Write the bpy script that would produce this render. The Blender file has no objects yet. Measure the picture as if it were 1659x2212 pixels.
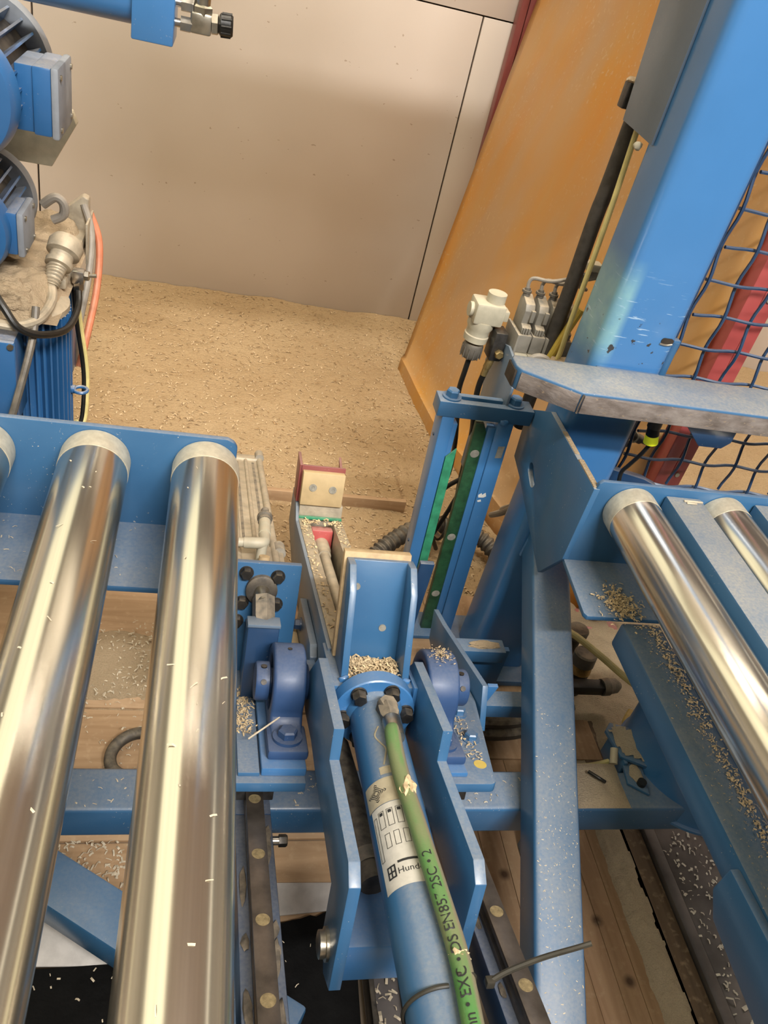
import bpy, bmesh, math, random
from mathutils import Vector, Matrix, noise
random.seed(7)
scene = bpy.context.scene
COL = scene.collection
R = math.radians

# ------------------------------------------------------------------ camera
cd = bpy.data.cameras.new('camera')
cam = bpy.data.objects.new('camera', cd); COL.objects.link(cam)
cd.sensor_fit = 'HORIZONTAL'; cd.sensor_width = 36.0
cd.lens = 1739.185 / 1659.0 * 36.0
cd.clip_start = 0.02; cd.clip_end = 60
_r = ((0.96815698, -0.13425759, 0.21129827), (0.08354435, -0.62237436, -0.77824835), (0.23599237, 0.77111935, -0.59133962))
m3 = Matrix((_r[0], [-v for v in _r[1]], [-v for v in _r[2]])).transposed()
cam.matrix_world = Matrix.Translation((0, 0, 1.5)) @ m3.to_4x4()
scene.camera = cam

# ------------------------------------------------------------------ world, lights, exposure
w = bpy.data.worlds.new('hall_air'); scene.world = w; w.use_nodes = True
w.node_tree.nodes['Background'].inputs[0].default_value = (1.0, 0.93, 0.82, 1)
w.node_tree.nodes['Background'].inputs[1].default_value = 0.2
vs = scene.view_settings
vs.view_transform = 'Standard'; vs.look = 'None'; vs.exposure = 0.0; vs.gamma = 1.0; vs.use_curve_mapping = False

LIGHTS = [  # place, centre, size, size, watts, colour, aim (None: straight down)
    ('high above the left roller conveyor', (-2.8, 4.0, 4.5), 3.6, 15.0, 265, (1.0, 0.95, 0.68), None),
    ('far right near the right wall', (6.8, 4.0, 4.2), 0.9, 15.0, 90, (1.0, 0.92, 0.74), None),
    ('tilted high behind the viewer', (0.9, -2.2, 4.8), 2.2, 0.18, 375, (1.0, 0.97, 0.93), (0.6, 1.8, 0.9)),
    ('as an added fill above the right conveyor near the viewer', (1.6, -1.5, 3.3), 1.5, 0.16, 55, (1.0, 0.97, 0.93), (0.9, 0.6, 0.0)),  # lamp added to brighten the dim lower right
    ('as an added fill over the sawdust floor', (0.9, 2.15, 4.6), 5.0, 0.40, 200, (1.0, 0.90, 0.75), None),  # lamp added to brighten the sawdust floor and lower wall
]

# ------------------------------------------------------------------ material kit
def new_mat(name):
    m = bpy.data.materials.new(name); m.use_nodes = True
    nt = m.node_tree
    for n in list(nt.nodes): nt.nodes.remove(n)
    out = nt.nodes.new('ShaderNodeOutputMaterial'); bs = nt.nodes.new('ShaderNodeBsdfPrincipled')
    nt.links.new(bs.outputs[0], out.inputs[0])
    return m, nt, bs
def nd(nt, typ, **kw):
    n = nt.nodes.new(typ)
    for k, v in kw.items():
        if k.startswith('i_'):
            key = k[2:]
            n.inputs[int(key) if key.isdigit() else key.replace('_', ' ')].default_value = v
        else: setattr(n, k, v)
    return n
def coords(nt, scale=(1, 1, 1), kind='Object', rot=(0, 0, 0)):
    tc = nd(nt, 'ShaderNodeTexCoord'); mp = nd(nt, 'ShaderNodeMapping')
    mp.inputs['Scale'].default_value = scale; mp.inputs['Rotation'].default_value = rot
    nt.links.new(tc.outputs[kind], mp.inputs[0]); return mp.outputs[0]
def noise_fac(nt, co, scale, detail=4, lo=0.35, hi=0.65, rough=0.55):
    n = nd(nt, 'ShaderNodeTexNoise', i_Scale=scale, i_Detail=detail, i_Roughness=rough)
    nt.links.new(co, n.inputs['Vector'])
    r = nd(nt, 'ShaderNodeMapRange'); r.inputs['From Min'].default_value = lo; r.inputs['From Max'].default_value = hi
    nt.links.new(n.outputs['Fac'], r.inputs['Value']); return r.outputs[0]
def mix(nt, fac, a, b):
    m = nd(nt, 'ShaderNodeMix', data_type='RGBA')
    for s, v in ((0, fac), (6, a), (7, b)):
        if hasattr(v, 'links') or hasattr(v, 'is_linked'): nt.links.new(v, m.inputs[s])
        else: m.inputs[s].default_value = v if s == 0 else (tuple(v) + (1,))[:4]
    return m.outputs[2]
def math_n(nt, op, a, b):
    m = nd(nt, 'ShaderNodeMath', operation=op)
    for s, v in ((0, a), (1, b)):
        if hasattr(v, 'is_linked'): nt.links.new(v, m.inputs[s])
        else: m.inputs[s].default_value = v
    m.use_clamp = True
    return m.outputs[0]
def up_fac(nt, lo=0.55, hi=0.9):
    g = nd(nt, 'ShaderNodeNewGeometry'); s = nd(nt, 'ShaderNodeSeparateXYZ')
    nt.links.new(g.outputs['Normal'], s.inputs[0])
    r = nd(nt, 'ShaderNodeMapRange'); r.inputs['From Min'].default_value = lo; r.inputs['From Max'].default_value = hi
    nt.links.new(s.outputs[2], r.inputs['Value']); return r.outputs[0]
def bump(nt, bs, h, strength=0.2, dist=0.002):
    b = nd(nt, 'ShaderNodeBump'); b.inputs['Strength'].default_value = strength; b.inputs['Distance'].default_value = dist
    nt.links.new(h, b.inputs['Height']); nt.links.new(b.outputs[0], bs.inputs['Normal'])
def setc(nt, bs, c):
    if hasattr(c, 'is_linked'): nt.links.new(c, bs.inputs['Base Color'])
    else: bs.inputs['Base Color'].default_value = (tuple(c) + (1,))[:4]

DUST = (0.36, 0.34, 0.29)
def paint(name, base, dark, dust=0.5, rough=0.38, speck=0.5, dustcol=DUST):
    m, nt, bs = new_mat(name); co = coords(nt)
    c = mix(nt, noise_fac(nt, co, 9, 3), base, dark)
    if dust > 0:
        fine = nd(nt, 'ShaderNodeMapRange'); fine.inputs['To Min'].default_value = 0.55
        nt.links.new(noise_fac(nt, co, 190, 5, 0.3, 0.7), fine.inputs['Value'])
        broad = nd(nt, 'ShaderNodeMapRange'); broad.inputs['To Min'].default_value = 0.6
        nt.links.new(noise_fac(nt, co, 11, 3, 0.3, 0.7), broad.inputs['Value'])
        f = math_n(nt, 'MULTIPLY', up_fac(nt), math_n(nt, 'MULTIPLY', fine.outputs[0], broad.outputs[0]))
        f = math_n(nt, 'MULTIPLY', f, dust)
        c = mix(nt, f, c, dustcol)
    if speck > 0:
        v = noise_fac(nt, co, 260, 2, 0.70, 0.74)
        v = math_n(nt, 'MULTIPLY', v, noise_fac(nt, co, 14, 2, 0.5, 0.62))
        v = math_n(nt, 'MULTIPLY', v, speck)
        c = mix(nt, v, c, (0.62, 0.56, 0.44))
    setc(nt, bs, c)
    bs.inputs['Roughness'].default_value = rough
    bs.inputs['Coat Weight'].default_value = 0.35; bs.inputs['Coat Roughness'].default_value = 0.22
    bump(nt, bs, noise_fac(nt, co, 120, 2, 0.2, 0.8), 0.06, 0.001)
    return m
def plain(name, col, rough=0.5, metal=0.0, var=0.25, scale=40, bumpy=0.1, dust=0.0, spec=None):
    m, nt, bs = new_mat(name); co = coords(nt)
    c2 = tuple(v * (1 - var) for v in col)
    c = mix(nt, noise_fac(nt, co, scale, 4), col, c2)
    if dust > 0:
        f = math_n(nt, 'MULTIPLY', up_fac(nt, 0.2, 0.8), noise_fac(nt, co, 55, 5, 0.3, 0.6))
        c = mix(nt, math_n(nt, 'MULTIPLY', f, dust), c, (0.55, 0.44, 0.30))
    setc(nt, bs, c)
    bs.inputs['Roughness'].default_value = rough; bs.inputs['Metallic'].default_value = metal
    if bumpy: bump(nt, bs, noise_fac(nt, co, scale * 4, 3, 0.2, 0.8), bumpy, 0.001)
    return m

M = {}
M['blue'] = paint('blue_paint', (0.036, 0.126, 0.262), (0.031, 0.112, 0.238), 0.35)
M['bluedust'] = paint('blue_paint_heavy_dust', (0.036, 0.126, 0.262), (0.031, 0.112, 0.238), 0.55, 0.45, 0.8)
M['bluecaked'] = paint('blue_paint_caked_dust', (0.036, 0.126, 0.262), (0.031, 0.112, 0.238), 1.0, 0.6, 0.8)
M['blueclean'] = paint('blue_paint_smooth', (0.046, 0.168, 0.385), (0.041, 0.155, 0.355), 0.3, 0.33, 0.2)
M['violet'] = paint('dark_blue_cast_paint', (0.026, 0.070, 0.180), (0.022, 0.060, 0.158), 0.28, 0.5, 0.3); M['violet'].node_tree.nodes['Principled BSDF'].inputs['Coat Weight'].default_value = 0.05
M['navy'] = paint('navy_paint', (0.013, 0.046, 0.115), (0.011, 0.038, 0.095), 0.4, 0.4, 0.3)
M['motor'] = paint('motor_blue_paint', (0.026, 0.120, 0.300), (0.022, 0.105, 0.265), 0.8, 0.4, 0.2, (0.40, 0.37, 0.32))
M['greyblue'] = paint('grey_blue_paint', (0.120, 0.170, 0.235), (0.100, 0.145, 0.205), 0.4, 0.45, 0.4)
M['red'] = paint('red_paint', (0.46, 0.085, 0.080), (0.40, 0.070, 0.065), 0.5, 0.45, 0.3)
M['redbrownshade'] = paint('red_brown_and_shaded_red', (0.24, 0.055, 0.045), (0.19, 0.04, 0.035), 0.4, 0.5, 0.3)  # red darkened for the shaded wall post; also the red-brown bracket
M['steel'] = plain('bright_steel', (0.62, 0.60, 0.56), 0.28, 1.0, 0.25, 30, 0.05)
M['zinc'] = plain('zinc_plated_steel', (0.55, 0.52, 0.44), 0.33, 1.0, 0.25, 60, 0.1, 0.25)
M['darksteel'] = plain('dark_steel', (0.10, 0.095, 0.09), 0.42, 0.8, 0.4, 60, 0.15, 0.2)
M['blackbolt'] = plain('black_oxide_steel', (0.022, 0.021, 0.020), 0.38, 0.3, 0.4, 60, 0.1, 0.15)
M['palesteel'] = plain('dull_pale_steel', (0.42, 0.40, 0.34), 0.45, 0.35, 0.3, 90, 0.15)
M['motordust'] = plain('dusty_grey_blue_casting', (0.25, 0.27, 0.30), 0.6, 0.0, 0.2, 25, 0.15)
M['brass'] = plain('brass', (0.55, 0.40, 0.17), 0.42, 0.9, 0.35, 80, 0.2, 0.3)
M['cap'] = plain('dusty_brass_cap', (0.40, 0.31, 0.16), 0.55, 0.5, 0.4, 140, 0.3)
M['rubber'] = plain('black_rubber', (0.010, 0.010, 0.009), 0.42, 0.0, 0.4, 50, 0.15, 0.02)
M['tie'] = plain('dark_nylon', (0.030, 0.027, 0.019), 0.5, 0.0, 0.3, 60, 0.1, 0.02)
M['hosedark'] = plain('dark_dusty_hose', (0.055, 0.048, 0.040), 0.6, 0.0, 0.4, 60, 0.2, 0.25)
M['cream'] = plain('cream_plastic', (0.48, 0.44, 0.33), 0.5, 0.0, 0.2, 30, 0.1, 0.4)
M['grey'] = plain('grey_plastic', (0.27, 0.25, 0.21), 0.5, 0.0, 0.25, 30, 0.1, 0.65)
M['greydk'] = plain('dark_grey_plastic', (0.12, 0.108, 0.09), 0.5, 0.0, 0.3, 30, 0.1, 0.35)
M['dustgrey'] = plain('dusty_aluminium', (0.46, 0.40, 0.30), 0.5, 0.25, 0.3, 40, 0.3, 0.5)
M['greycable'] = plain('grey_cable_sheath', (0.30, 0.27, 0.23), 0.5, 0.0, 0.2, 30, 0.1, 0.3)
M['yellow'] = plain('yellow_sheath', (0.62, 0.45, 0.08), 0.5, 0.0, 0.2, 30, 0.1, 0.2)
M['paleyellow'] = plain('pale_yellow_sheath', (0.74, 0.63, 0.26), 0.5, 0.0, 0.2, 30, 0.1, 0.2)
M['orangehose'] = plain('orange_sheath', (0.62, 0.20, 0.10), 0.5, 0.0, 0.2, 30, 0.1, 0.3)
M['green'] = plain('green_plastic', (0.040, 0.28, 0.150), 0.42, 0.0, 0.35, 45, 0.2, 0.2)
M['greendk'] = plain('dark_green_plastic', (0.020, 0.085, 0.035), 0.5, 0.0, 0.5, 45, 0.3, 0.35)
M['black'] = plain('black_sheet_and_shadow', (0.004, 0.004, 0.004), 0.6, 0.0, 0.5, 25, 0.5); M['black'].node_tree.nodes['Principled BSDF'].inputs['Specular IOR Level'].default_value = 0.12
M['print'] = plain('black_print', (0.02, 0.02, 0.02), 0.6, 0.0, 0.1, 30, 0)
M['whitemark'] = plain('white_mark', (0.75, 0.74, 0.70), 0.6, 0.0, 0.1, 30, 0)
M['sticker'] = plain('dusty_white_sticker', (0.56, 0.53, 0.46), 0.5, 0.0, 0.15, 60, 0.1)
M['stickertan'] = plain('tan_sticker', (0.44, 0.38, 0.26), 0.5, 0.0, 0.2, 60, 0.1)
M['ply'] = plain('plywood_edge', (0.56, 0.40, 0.22), 0.6, 0.0, 0.25, 60, 0.2)
M['block'] = plain('tan_plastic_block', (0.55, 0.41, 0.22), 0.55, 0.0, 0.15, 30, 0.1)
M['paleplate'] = plain('pale_board', (0.58, 0.55, 0.52), 0.6, 0.0, 0.2, 30, 0.2)
M['lampwhite'] = plain('white_lamp_housing', (0.7, 0.7, 0.68), 0.5, 0.0, 0.1, 10, 0)
M['chip'] = plain('wood_chip', (0.70, 0.53, 0.31), 0.8, 0.0, 0.35, 90, 0)
M['chippale'] = plain('pale_wood_chip', (0.62, 0.53, 0.39), 0.8, 0.0, 0.25, 90, 0)
M['chipdark'] = plain('dark_wood_chip', (0.44, 0.28, 0.13), 0.8, 0.0, 0.5, 90, 0)
M['chipwhite'] = plain('white_wood_chip', (0.80, 0.75, 0.66), 0.8, 0.0, 0.2, 90, 0)
M['darkgap'] = plain('shaded_opening_and_gap', (0.05, 0.038, 0.028), 0.7, 0.2, 0.5, 40, 0.2)  # dark stand-in for shaded openings; also backs the wall joints

def mk_roller():
    m, nt, bs = new_mat('zinc_roller_steel'); co = coords(nt, (30, 0.25, 30)); cf = coords(nt)
    c = mix(nt, noise_fac(nt, co, 5, 3, 0.3, 0.7), (0.70, 0.66, 0.57), (0.60, 0.555, 0.48))
    sp = math_n(nt, 'MULTIPLY', noise_fac(nt, cf, 150, 2, 0.745, 0.765), 0.6)
    c = mix(nt, sp, c, (0.70, 0.64, 0.5)); setc(nt, bs, c)
    bs.inputs['Metallic'].default_value = 0.95; bs.inputs['Roughness'].default_value = 0.20
    return m
M['roller'] = mk_roller()
M['rollend'] = plain('machined_roller_end', (0.72, 0.67, 0.53), 0.5, 0.45, 0.2, 90, 0.15, 0.25)

def mk_railsteel():
    m, nt, bs = new_mat('greasy_rail_steel'); co = coords(nt)
    c = mix(nt, noise_fac(nt, co, 22, 5), (0.20, 0.165, 0.135), (0.10, 0.085, 0.07)); setc(nt, bs, c)
    bs.inputs['Metallic'].default_value = 0.75; bs.inputs['Roughness'].default_value = 0.36
    bump(nt, bs, noise_fac(nt, co, 150, 3, 0.2, 0.8), 0.15, 0.001); return m
M['rail'] = mk_railsteel()

def mk_armsteel():
    m, nt, bs = new_mat('worn_bare_steel'); co = coords(nt, (1, 1, 2.2))
    c = mix(nt, noise_fac(nt, co, 26, 6, 0.35, 0.7), (0.36, 0.32, 0.30), (0.17, 0.14, 0.125))
    c = mix(nt, noise_fac(nt, co, 75, 3, 0.64, 0.72), c, (0.42, 0.33, 0.24)); setc(nt, bs, c)
    bs.inputs['Metallic'].default_value = 0.55; bs.inputs['Roughness'].default_value = 0.42
    bump(nt, bs, noise_fac(nt, co, 90, 4, 0.2, 0.8), 0.3, 0.002); return m
M['armsteel'] = mk_armsteel()

def mk_sawdust(name, a, b, c3, sc=1.0):
    m, nt, bs = new_mat(name); co = coords(nt); cs = coords(nt, (1.0, 1.9, 1.0))
    c = mix(nt, noise_fac(nt, co, 3.0 * sc, 4), a, b)
    c = mix(nt, math_n(nt, 'MULTIPLY', noise_fac(nt, cs, 55 * sc, 5, 0.55, 0.75, 0.7), 0.55), c, c3)
    c = mix(nt, math_n(nt, 'MULTIPLY', noise_fac(nt, co, 180 * sc, 3, 0.45, 0.8), 0.35), c, tuple(v * 0.6 for v in c3))
    setc(nt, bs, c); bs.inputs['Roughness'].default_value = 0.95
    bs.inputs['Specular IOR Level'].default_value = 0.1
    h = nd(nt, 'ShaderNodeTexNoise', i_Scale=70 * sc, i_Detail=6, i_Roughness=0.7); nt.links.new(cs, h.inputs['Vector'])
    bump(nt, bs, h.outputs['Fac'], 0.9, 0.012); return m
M['sawdust'] = mk_sawdust('sawdust_layer', (0.60, 0.43, 0.245), (0.54, 0.375, 0.205), (0.36, 0.225, 0.105))
M['palelit'] = mk_sawdust('pale_lit_sawdust', (0.82, 0.68, 0.49), (0.74, 0.60, 0.42), (0.50, 0.36, 0.22), 2.4)  # pale sawdust, also carries the bright light on the right heap
M['heap'] = mk_sawdust('sawdust_heap', (0.70, 0.54, 0.36), (0.62, 0.47, 0.30), (0.44, 0.30, 0.17), 2.2)

def mk_wood(name, a, b, knot, along='y', knots=True):
    m, nt, bs = new_mat(name)
    sc = (1, 0.09, 1) if along == 'y' else (0.09, 1, 1)
    co = coords(nt, sc); cf = coords(nt)
    n = nd(nt, 'ShaderNodeTexNoise', i_Scale=38, i_Detail=5, i_Distortion=1.4); nt.links.new(co, n.inputs['Vector'])
    r = nd(nt, 'ShaderNodeMapRange'); r.inputs['From Min'].default_value = 0.38; r.inputs['From Max'].default_value = 0.66
    nt.links.new(n.outputs['Fac'], r.inputs['Value'])
    c = mix(nt, r.outputs[0], a, b)
    if knots:
        v = nd(nt, 'ShaderNodeTexVoronoi', voronoi_dimensions='2D', i_Scale=6.5); v.inputs['Randomness'].default_value = 0.9; nt.links.new(cf, v.inputs['Vector'])
        k = nd(nt, 'ShaderNodeMapRange'); k.inputs['From Min'].default_value = 0.10; k.inputs['From Max'].default_value = 0.03
        nt.links.new(v.outputs['Distance'], k.inputs['Value'])
        c = mix(nt, k.outputs[0], c, knot)
    c = mix(nt, math_n(nt, 'MULTIPLY', noise_fac(nt, cf, 60, 5, 0.55, 0.75), 0.35), c, (0.60, 0.45, 0.28))
    setc(nt, bs, c); bs.inputs['Roughness'].default_value = 0.6
    bump(nt, bs, n.outputs['Fac'], 0.15, 0.001); return m
M['pine'] = mk_wood('pine_board', (0.46, 0.30, 0.175), (0.37, 0.225, 0.125), (0.10, 0.055, 0.03))
M['pine2'] = mk_wood('darker_pine_board', (0.40, 0.255, 0.145), (0.31, 0.19, 0.10), (0.10, 0.055, 0.03))
M['plank'] = mk_wood('dusty_plank', (0.44, 0.29, 0.165), (0.36, 0.225, 0.12), (0.16, 0.09, 0.05), 'x', False)
M['brown'] = mk_wood('brown_plank', (0.13, 0.085, 0.05), (0.085, 0.055, 0.032), (0.04, 0.03, 0.02), 'y', False)
M['ceil'] = mk_wood('timber_ceiling', (0.60, 0.46, 0.36), (0.50, 0.38, 0.29), (0.1, 0.06, 0.04), 'y', False)

def mk_wall():
    m, nt, bs = new_mat('white_laminate'); co = coords(nt)
    c = mix(nt, noise_fac(nt, co, 1.3, 3), (0.66, 0.585, 0.515), (0.60, 0.52, 0.445))
    sp = noise_fac(nt, coords(nt, (1, 1, 1.8)), 30, 2, 0.748, 0.756)
    c = mix(nt, math_n(nt, 'MULTIPLY', sp, 0.6), c, (0.30, 0.21, 0.13)); setc(nt, bs, c)
    bs.inputs['Roughness'].default_value = 0.42; return m
M['wall'] = mk_wall()
M['plaster'] = plain('warm_plaster', (0.55, 0.50, 0.43), 0.8, 0, 0.1, 2, 0.05)
M['concrete'] = plain('dusty_concrete', (0.36, 0.28, 0.20), 0.85, 0, 0.3, 6, 0.3)
M['steelplate'] = plain('grey_steel_plate', (0.22, 0.20, 0.195), 0.40, 0.55, 0.45, 9, 0.2)

def mk_orange():
    m, nt, bs = new_mat('orange_translucent_sheet'); co = coords(nt)
    c = mix(nt, noise_fac(nt, coords(nt, (3.0, 3.0, 0.35)), 3.2, 3, 0.3, 0.7), (0.74, 0.34, 0.040), (0.70, 0.40, 0.11))
    d = noise_fac(nt, coords(nt, (2.2, 2.2, 0.9)), 1.3, 3, 0.38, 0.64)
    c = mix(nt, math_n(nt, 'MULTIPLY', d, 0.85), c, (0.62, 0.42, 0.24))
    sp = math_n(nt, 'MULTIPLY', noise_fac(nt, co, 75, 3, 0.60, 0.66), noise_fac(nt, co, 2.6, 3, 0.42, 0.56))
    c = mix(nt, math_n(nt, 'MULTIPLY', sp, 0.75), c, (0.72, 0.52, 0.28)); setc(nt, bs, c)
    bs.inputs['Roughness'].default_value = 0.36
    tr = nd(nt, 'ShaderNodeBsdfTranslucent'); nt.links.new(c, tr.inputs[0])
    mx = nd(nt, 'ShaderNodeMixShader'); mx.inputs[0].default_value = 0.3
    out = [n for n in nt.nodes if n.type == 'OUTPUT_MATERIAL'][0]
    nt.links.new(bs.outputs[0], mx.inputs[1]); nt.links.new(tr.outputs[0], mx.inputs[2]); nt.links.new(mx.outputs[0], out.inputs[0])
    return m
M['orange'] = mk_orange()

def mk_hose():
    m, nt, bs = new_mat('green_hydraulic_hose'); co = coords(nt)
    c = mix(nt, noise_fac(nt, coords(nt, (1, 0.35, 1)), 26, 4, 0.38, 0.62), (0.075, 0.215, 0.055), (0.16, 0.19, 0.085))
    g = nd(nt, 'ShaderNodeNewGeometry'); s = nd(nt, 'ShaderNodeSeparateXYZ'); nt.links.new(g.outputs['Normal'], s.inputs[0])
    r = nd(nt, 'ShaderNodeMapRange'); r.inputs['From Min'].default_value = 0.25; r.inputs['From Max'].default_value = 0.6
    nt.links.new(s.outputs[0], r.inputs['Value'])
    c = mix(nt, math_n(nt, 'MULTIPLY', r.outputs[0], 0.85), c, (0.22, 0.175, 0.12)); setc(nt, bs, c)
    bs.inputs['Roughness'].default_value = 0.55
    bump(nt, bs, noise_fac(nt, co, 300, 2), 0.1, 0.001); return m
M['hose'] = mk_hose()
def mk_glow():
    m, nt, bs = new_mat('lit_yellow_ring'); setc(nt, bs, (0.7, 0.75, 0.02))
    bs.inputs['Emission Color'].default_value = (0.85, 0.95, 0.03, 1); bs.inputs['Emission Strength'].default_value = 0.12; return m
M['glow'] = mk_glow()

def mk_column():
    m, nt, bs = new_mat('scraped_column_paint'); co = coords(nt)
    c = mix(nt, noise_fac(nt, co, 6, 3), (0.052, 0.192, 0.445), (0.047, 0.178, 0.415))
    tc = nd(nt, 'ShaderNodeTexCoord'); s = nd(nt, 'ShaderNodeSeparateXYZ'); nt.links.new(tc.outputs['Object'], s.inputs[0])
    def band(sock, lo, hi, soft):
        a = nd(nt, 'ShaderNodeMapRange'); a.inputs['From Min'].default_value = lo - soft; a.inputs['From Max'].default_value = lo + soft
        b = nd(nt, 'ShaderNodeMapRange'); b.inputs['From Min'].default_value = hi + soft; b.inputs['From Max'].default_value = hi - soft
        nt.links.new(sock, a.inputs['Value']); nt.links.new(sock, b.inputs['Value'])
        return math_n(nt, 'MULTIPLY', a.outputs[0], b.outputs[0])
    n = nd(nt, 'ShaderNodeTexNoise', i_Scale=30, i_Detail=4); nt.links.new(co, n.inputs['Vector'])
    # worn pale patch low on the front left corner
    f = math_n(nt, 'MULTIPLY', band(s.outputs[0], -0.095, -0.048, 0.008), band(s.outputs[2], 0.905, 1.07, 0.03))
    f = math_n(nt, 'MULTIPLY', f, math_n(nt, 'ADD', n.outputs['Fac'], 0.3))
    c = mix(nt, f, c, (0.20, 0.40, 0.46))
    v = math_n(nt, 'MULTIPLY', noise_fac(nt, co, 48, 3, 0.66, 0.68), band(s.outputs[2], 0.86, 0.99, 0.03))
    c = mix(nt, v, c, (0.03, 0.03, 0.035))
    v = math_n(nt, 'MULTIPLY', noise_fac(nt, coords(nt, (1, 1, 9)), 22, 4, 0.63, 0.68), band(s.outputs[2], 0.92, 1.05, 0.04))
    c = mix(nt, math_n(nt, 'MULTIPLY', v, 0.7), c, (0.42, 0.58, 0.72)); setc(nt, bs, c)
    bs.inputs['Roughness'].default_value = 0.34
    bs.inputs['Coat Weight'].default_value = 0.5; bs.inputs['Coat Roughness'].default_value = 0.2; return m
M['column'] = mk_column()

# ------------------------------------------------------------------ geometry kit
class B:
    def __init__(s): s.v = []; s.f = []
    def add(s, vs, fs, T=None):
        o = len(s.v)
        s.v += [tuple(T @ Vector(v)) if T else tuple(v) for v in vs]
        s.f += [tuple(i + o for i in f) for f in fs]; return s
    def addbm(s, bm, T=None):
        bm.verts.ensure_lookup_table(); bm.verts.index_update()
        s.add([v.co[:] for v in bm.verts], [[v.index for v in f.verts] for f in bm.faces], T); bm.free(); return s
    def box(s, x0, x1, y0, y1, z0, z1, bev=0.0, T=None, seg=2):
        bm = bmesh.new(); bmesh.ops.create_cube(bm, size=1)
        for v in bm.verts:
            v.co = Vector(((x0 + x1) / 2 + v.co.x * (x1 - x0), (y0 + y1) / 2 + v.co.y * (y1 - y0), (z0 + z1) / 2 + v.co.z * (z1 - z0)))
        if bev: bmesh.ops.bevel(bm, geom=bm.edges[:], offset=bev, segments=seg, affect='EDGES', profile=0.5)
        return s.addbm(bm, T)
    def prism(s, pts, axis, a0, a1, bev=0.0, T=None, holes=()):
        bm = bmesh.new()
        def P(p, a): return {'x': (a, p[0], p[1]), 'y': (p[0], a, p[1]), 'z': (p[0], p[1], a)}[axis]
        if holes:
            es = []
            for loop in [pts] + list(holes):
                vs = [bm.verts.new(P(p, a0)) for p in loop]
                es += [bm.edges.new((vs[i], vs[(i + 1) % len(vs)])) for i in range(len(vs))]
            bmesh.ops.triangle_fill(bm, use_beauty=True, use_dissolve=False, edges=es)
        else:
            bm.faces.new([bm.verts.new(P(p, a0)) for p in pts])
        r = bmesh.ops.extrude_face_region(bm, geom=bm.faces[:])
        d = Vector(P((0, 0), a1)) - Vector(P((0, 0), a0))
        bmesh.ops.translate(bm, vec=d, verts=[g for g in r['geom'] if isinstance(g, bmesh.types.BMVert)])
        bmesh.ops.recalc_face_normals(bm, faces=bm.faces[:])
        if bev: bmesh.ops.bevel(bm, geom=[e for e in bm.edges if len(e.link_faces) == 2 and e.calc_face_angle(0) > 0.5], offset=bev, segments=2, affect='EDGES', profile=0.5)
        return s.addbm(bm, T)
    def cyl(s, p0, p1, r0, r1=None, seg=24, cap=True):
        p0 = Vector(p0); p1 = Vector(p1); r1 = r0 if r1 is None else r1
        d = (p1 - p0).normalized(); a = d.orthogonal().normalized(); b = d.cross(a)
        vs = []
        for p, r in ((p0, r0), (p1, r1)):
            vs += [p + (a * math.cos(2 * math.pi * i / seg) + b * math.sin(2 * math.pi * i / seg)) * r for i in range(seg)]
        fs = [(i, (i + 1) % seg, seg + (i + 1) % seg, seg + i) for i in range(seg)]
        if cap: fs += [tuple(range(seg - 1, -1, -1)), tuple(range(seg, 2 * seg))]
        return s.add(vs, fs)
    def lathe(s, p0, d, prof, seg=24):        # prof: (distance along axis, radius)
        p0 = Vector(p0); d = Vector(d).normalized(); a = d.orthogonal().normalized(); b = d.cross(a)
        vs = []; fs = []
        for t, r in prof:
            vs += [p0 + d * t + (a * math.cos(2 * math.pi * i / seg) + b * math.sin(2 * math.pi * i / seg)) * r for i in range(seg)]
        for k in range(len(prof) - 1):
            fs += [(k * seg + i, k * seg + (i + 1) % seg, (k + 1) * seg + (i + 1) % seg, (k + 1) * seg + i) for i in range(seg)]
        fs += [tuple(range(seg - 1, -1, -1)), tuple(range((len(prof) - 1) * seg, len(prof) * seg))]
        return s.add(vs, fs)
    def tube(s, pts, r, seg=10, sub=5, smooth=True):
        pts = [Vector(p) for p in pts]
        if smooth and len(pts) > 2:
            q = []
            for i in range(len(pts) - 1):
                p0 = pts[max(i - 1, 0)]; p1 = pts[i]; p2 = pts[i + 1]; p3 = pts[min(i + 2, len(pts) - 1)]
                for k in range(sub):
                    t = k / sub
                    q.append(0.5 * ((2 * p1) + (p2 - p0) * t + (2 * p0 - 5 * p1 + 4 * p2 - p3) * t * t + (3 * p1 - p0 - 3 * p2 + p3) * t ** 3))
            q.append(pts[-1]); pts = q
        vs = []; fs = []; a = None
        for i, p in enumerate(pts):
            d = (pts[min(i + 1, len(pts) - 1)] - pts[max(i - 1, 0)]).normalized()
            a = d.orthogonal().normalized() if a is None else (a - d * a.dot(d)).normalized()
            b = d.cross(a); rr = r(i / (len(pts) - 1)) if callable(r) else r
            vs += [p + (a * math.cos(2 * math.pi * j / seg) + b * math.sin(2 * math.pi * j / seg)) * rr for j in range(seg)]
        for k in range(len(pts) - 1):
            fs += [(k * seg + j, k * seg + (j + 1) % seg, (k + 1) * seg + (j + 1) % seg, (k + 1) * seg + j) for j in range(seg)]
        fs += [tuple(range(seg - 1, -1, -1)), tuple(range((len(pts) - 1) * seg, len(pts) * seg))]
        return s.add(vs, fs)
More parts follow.
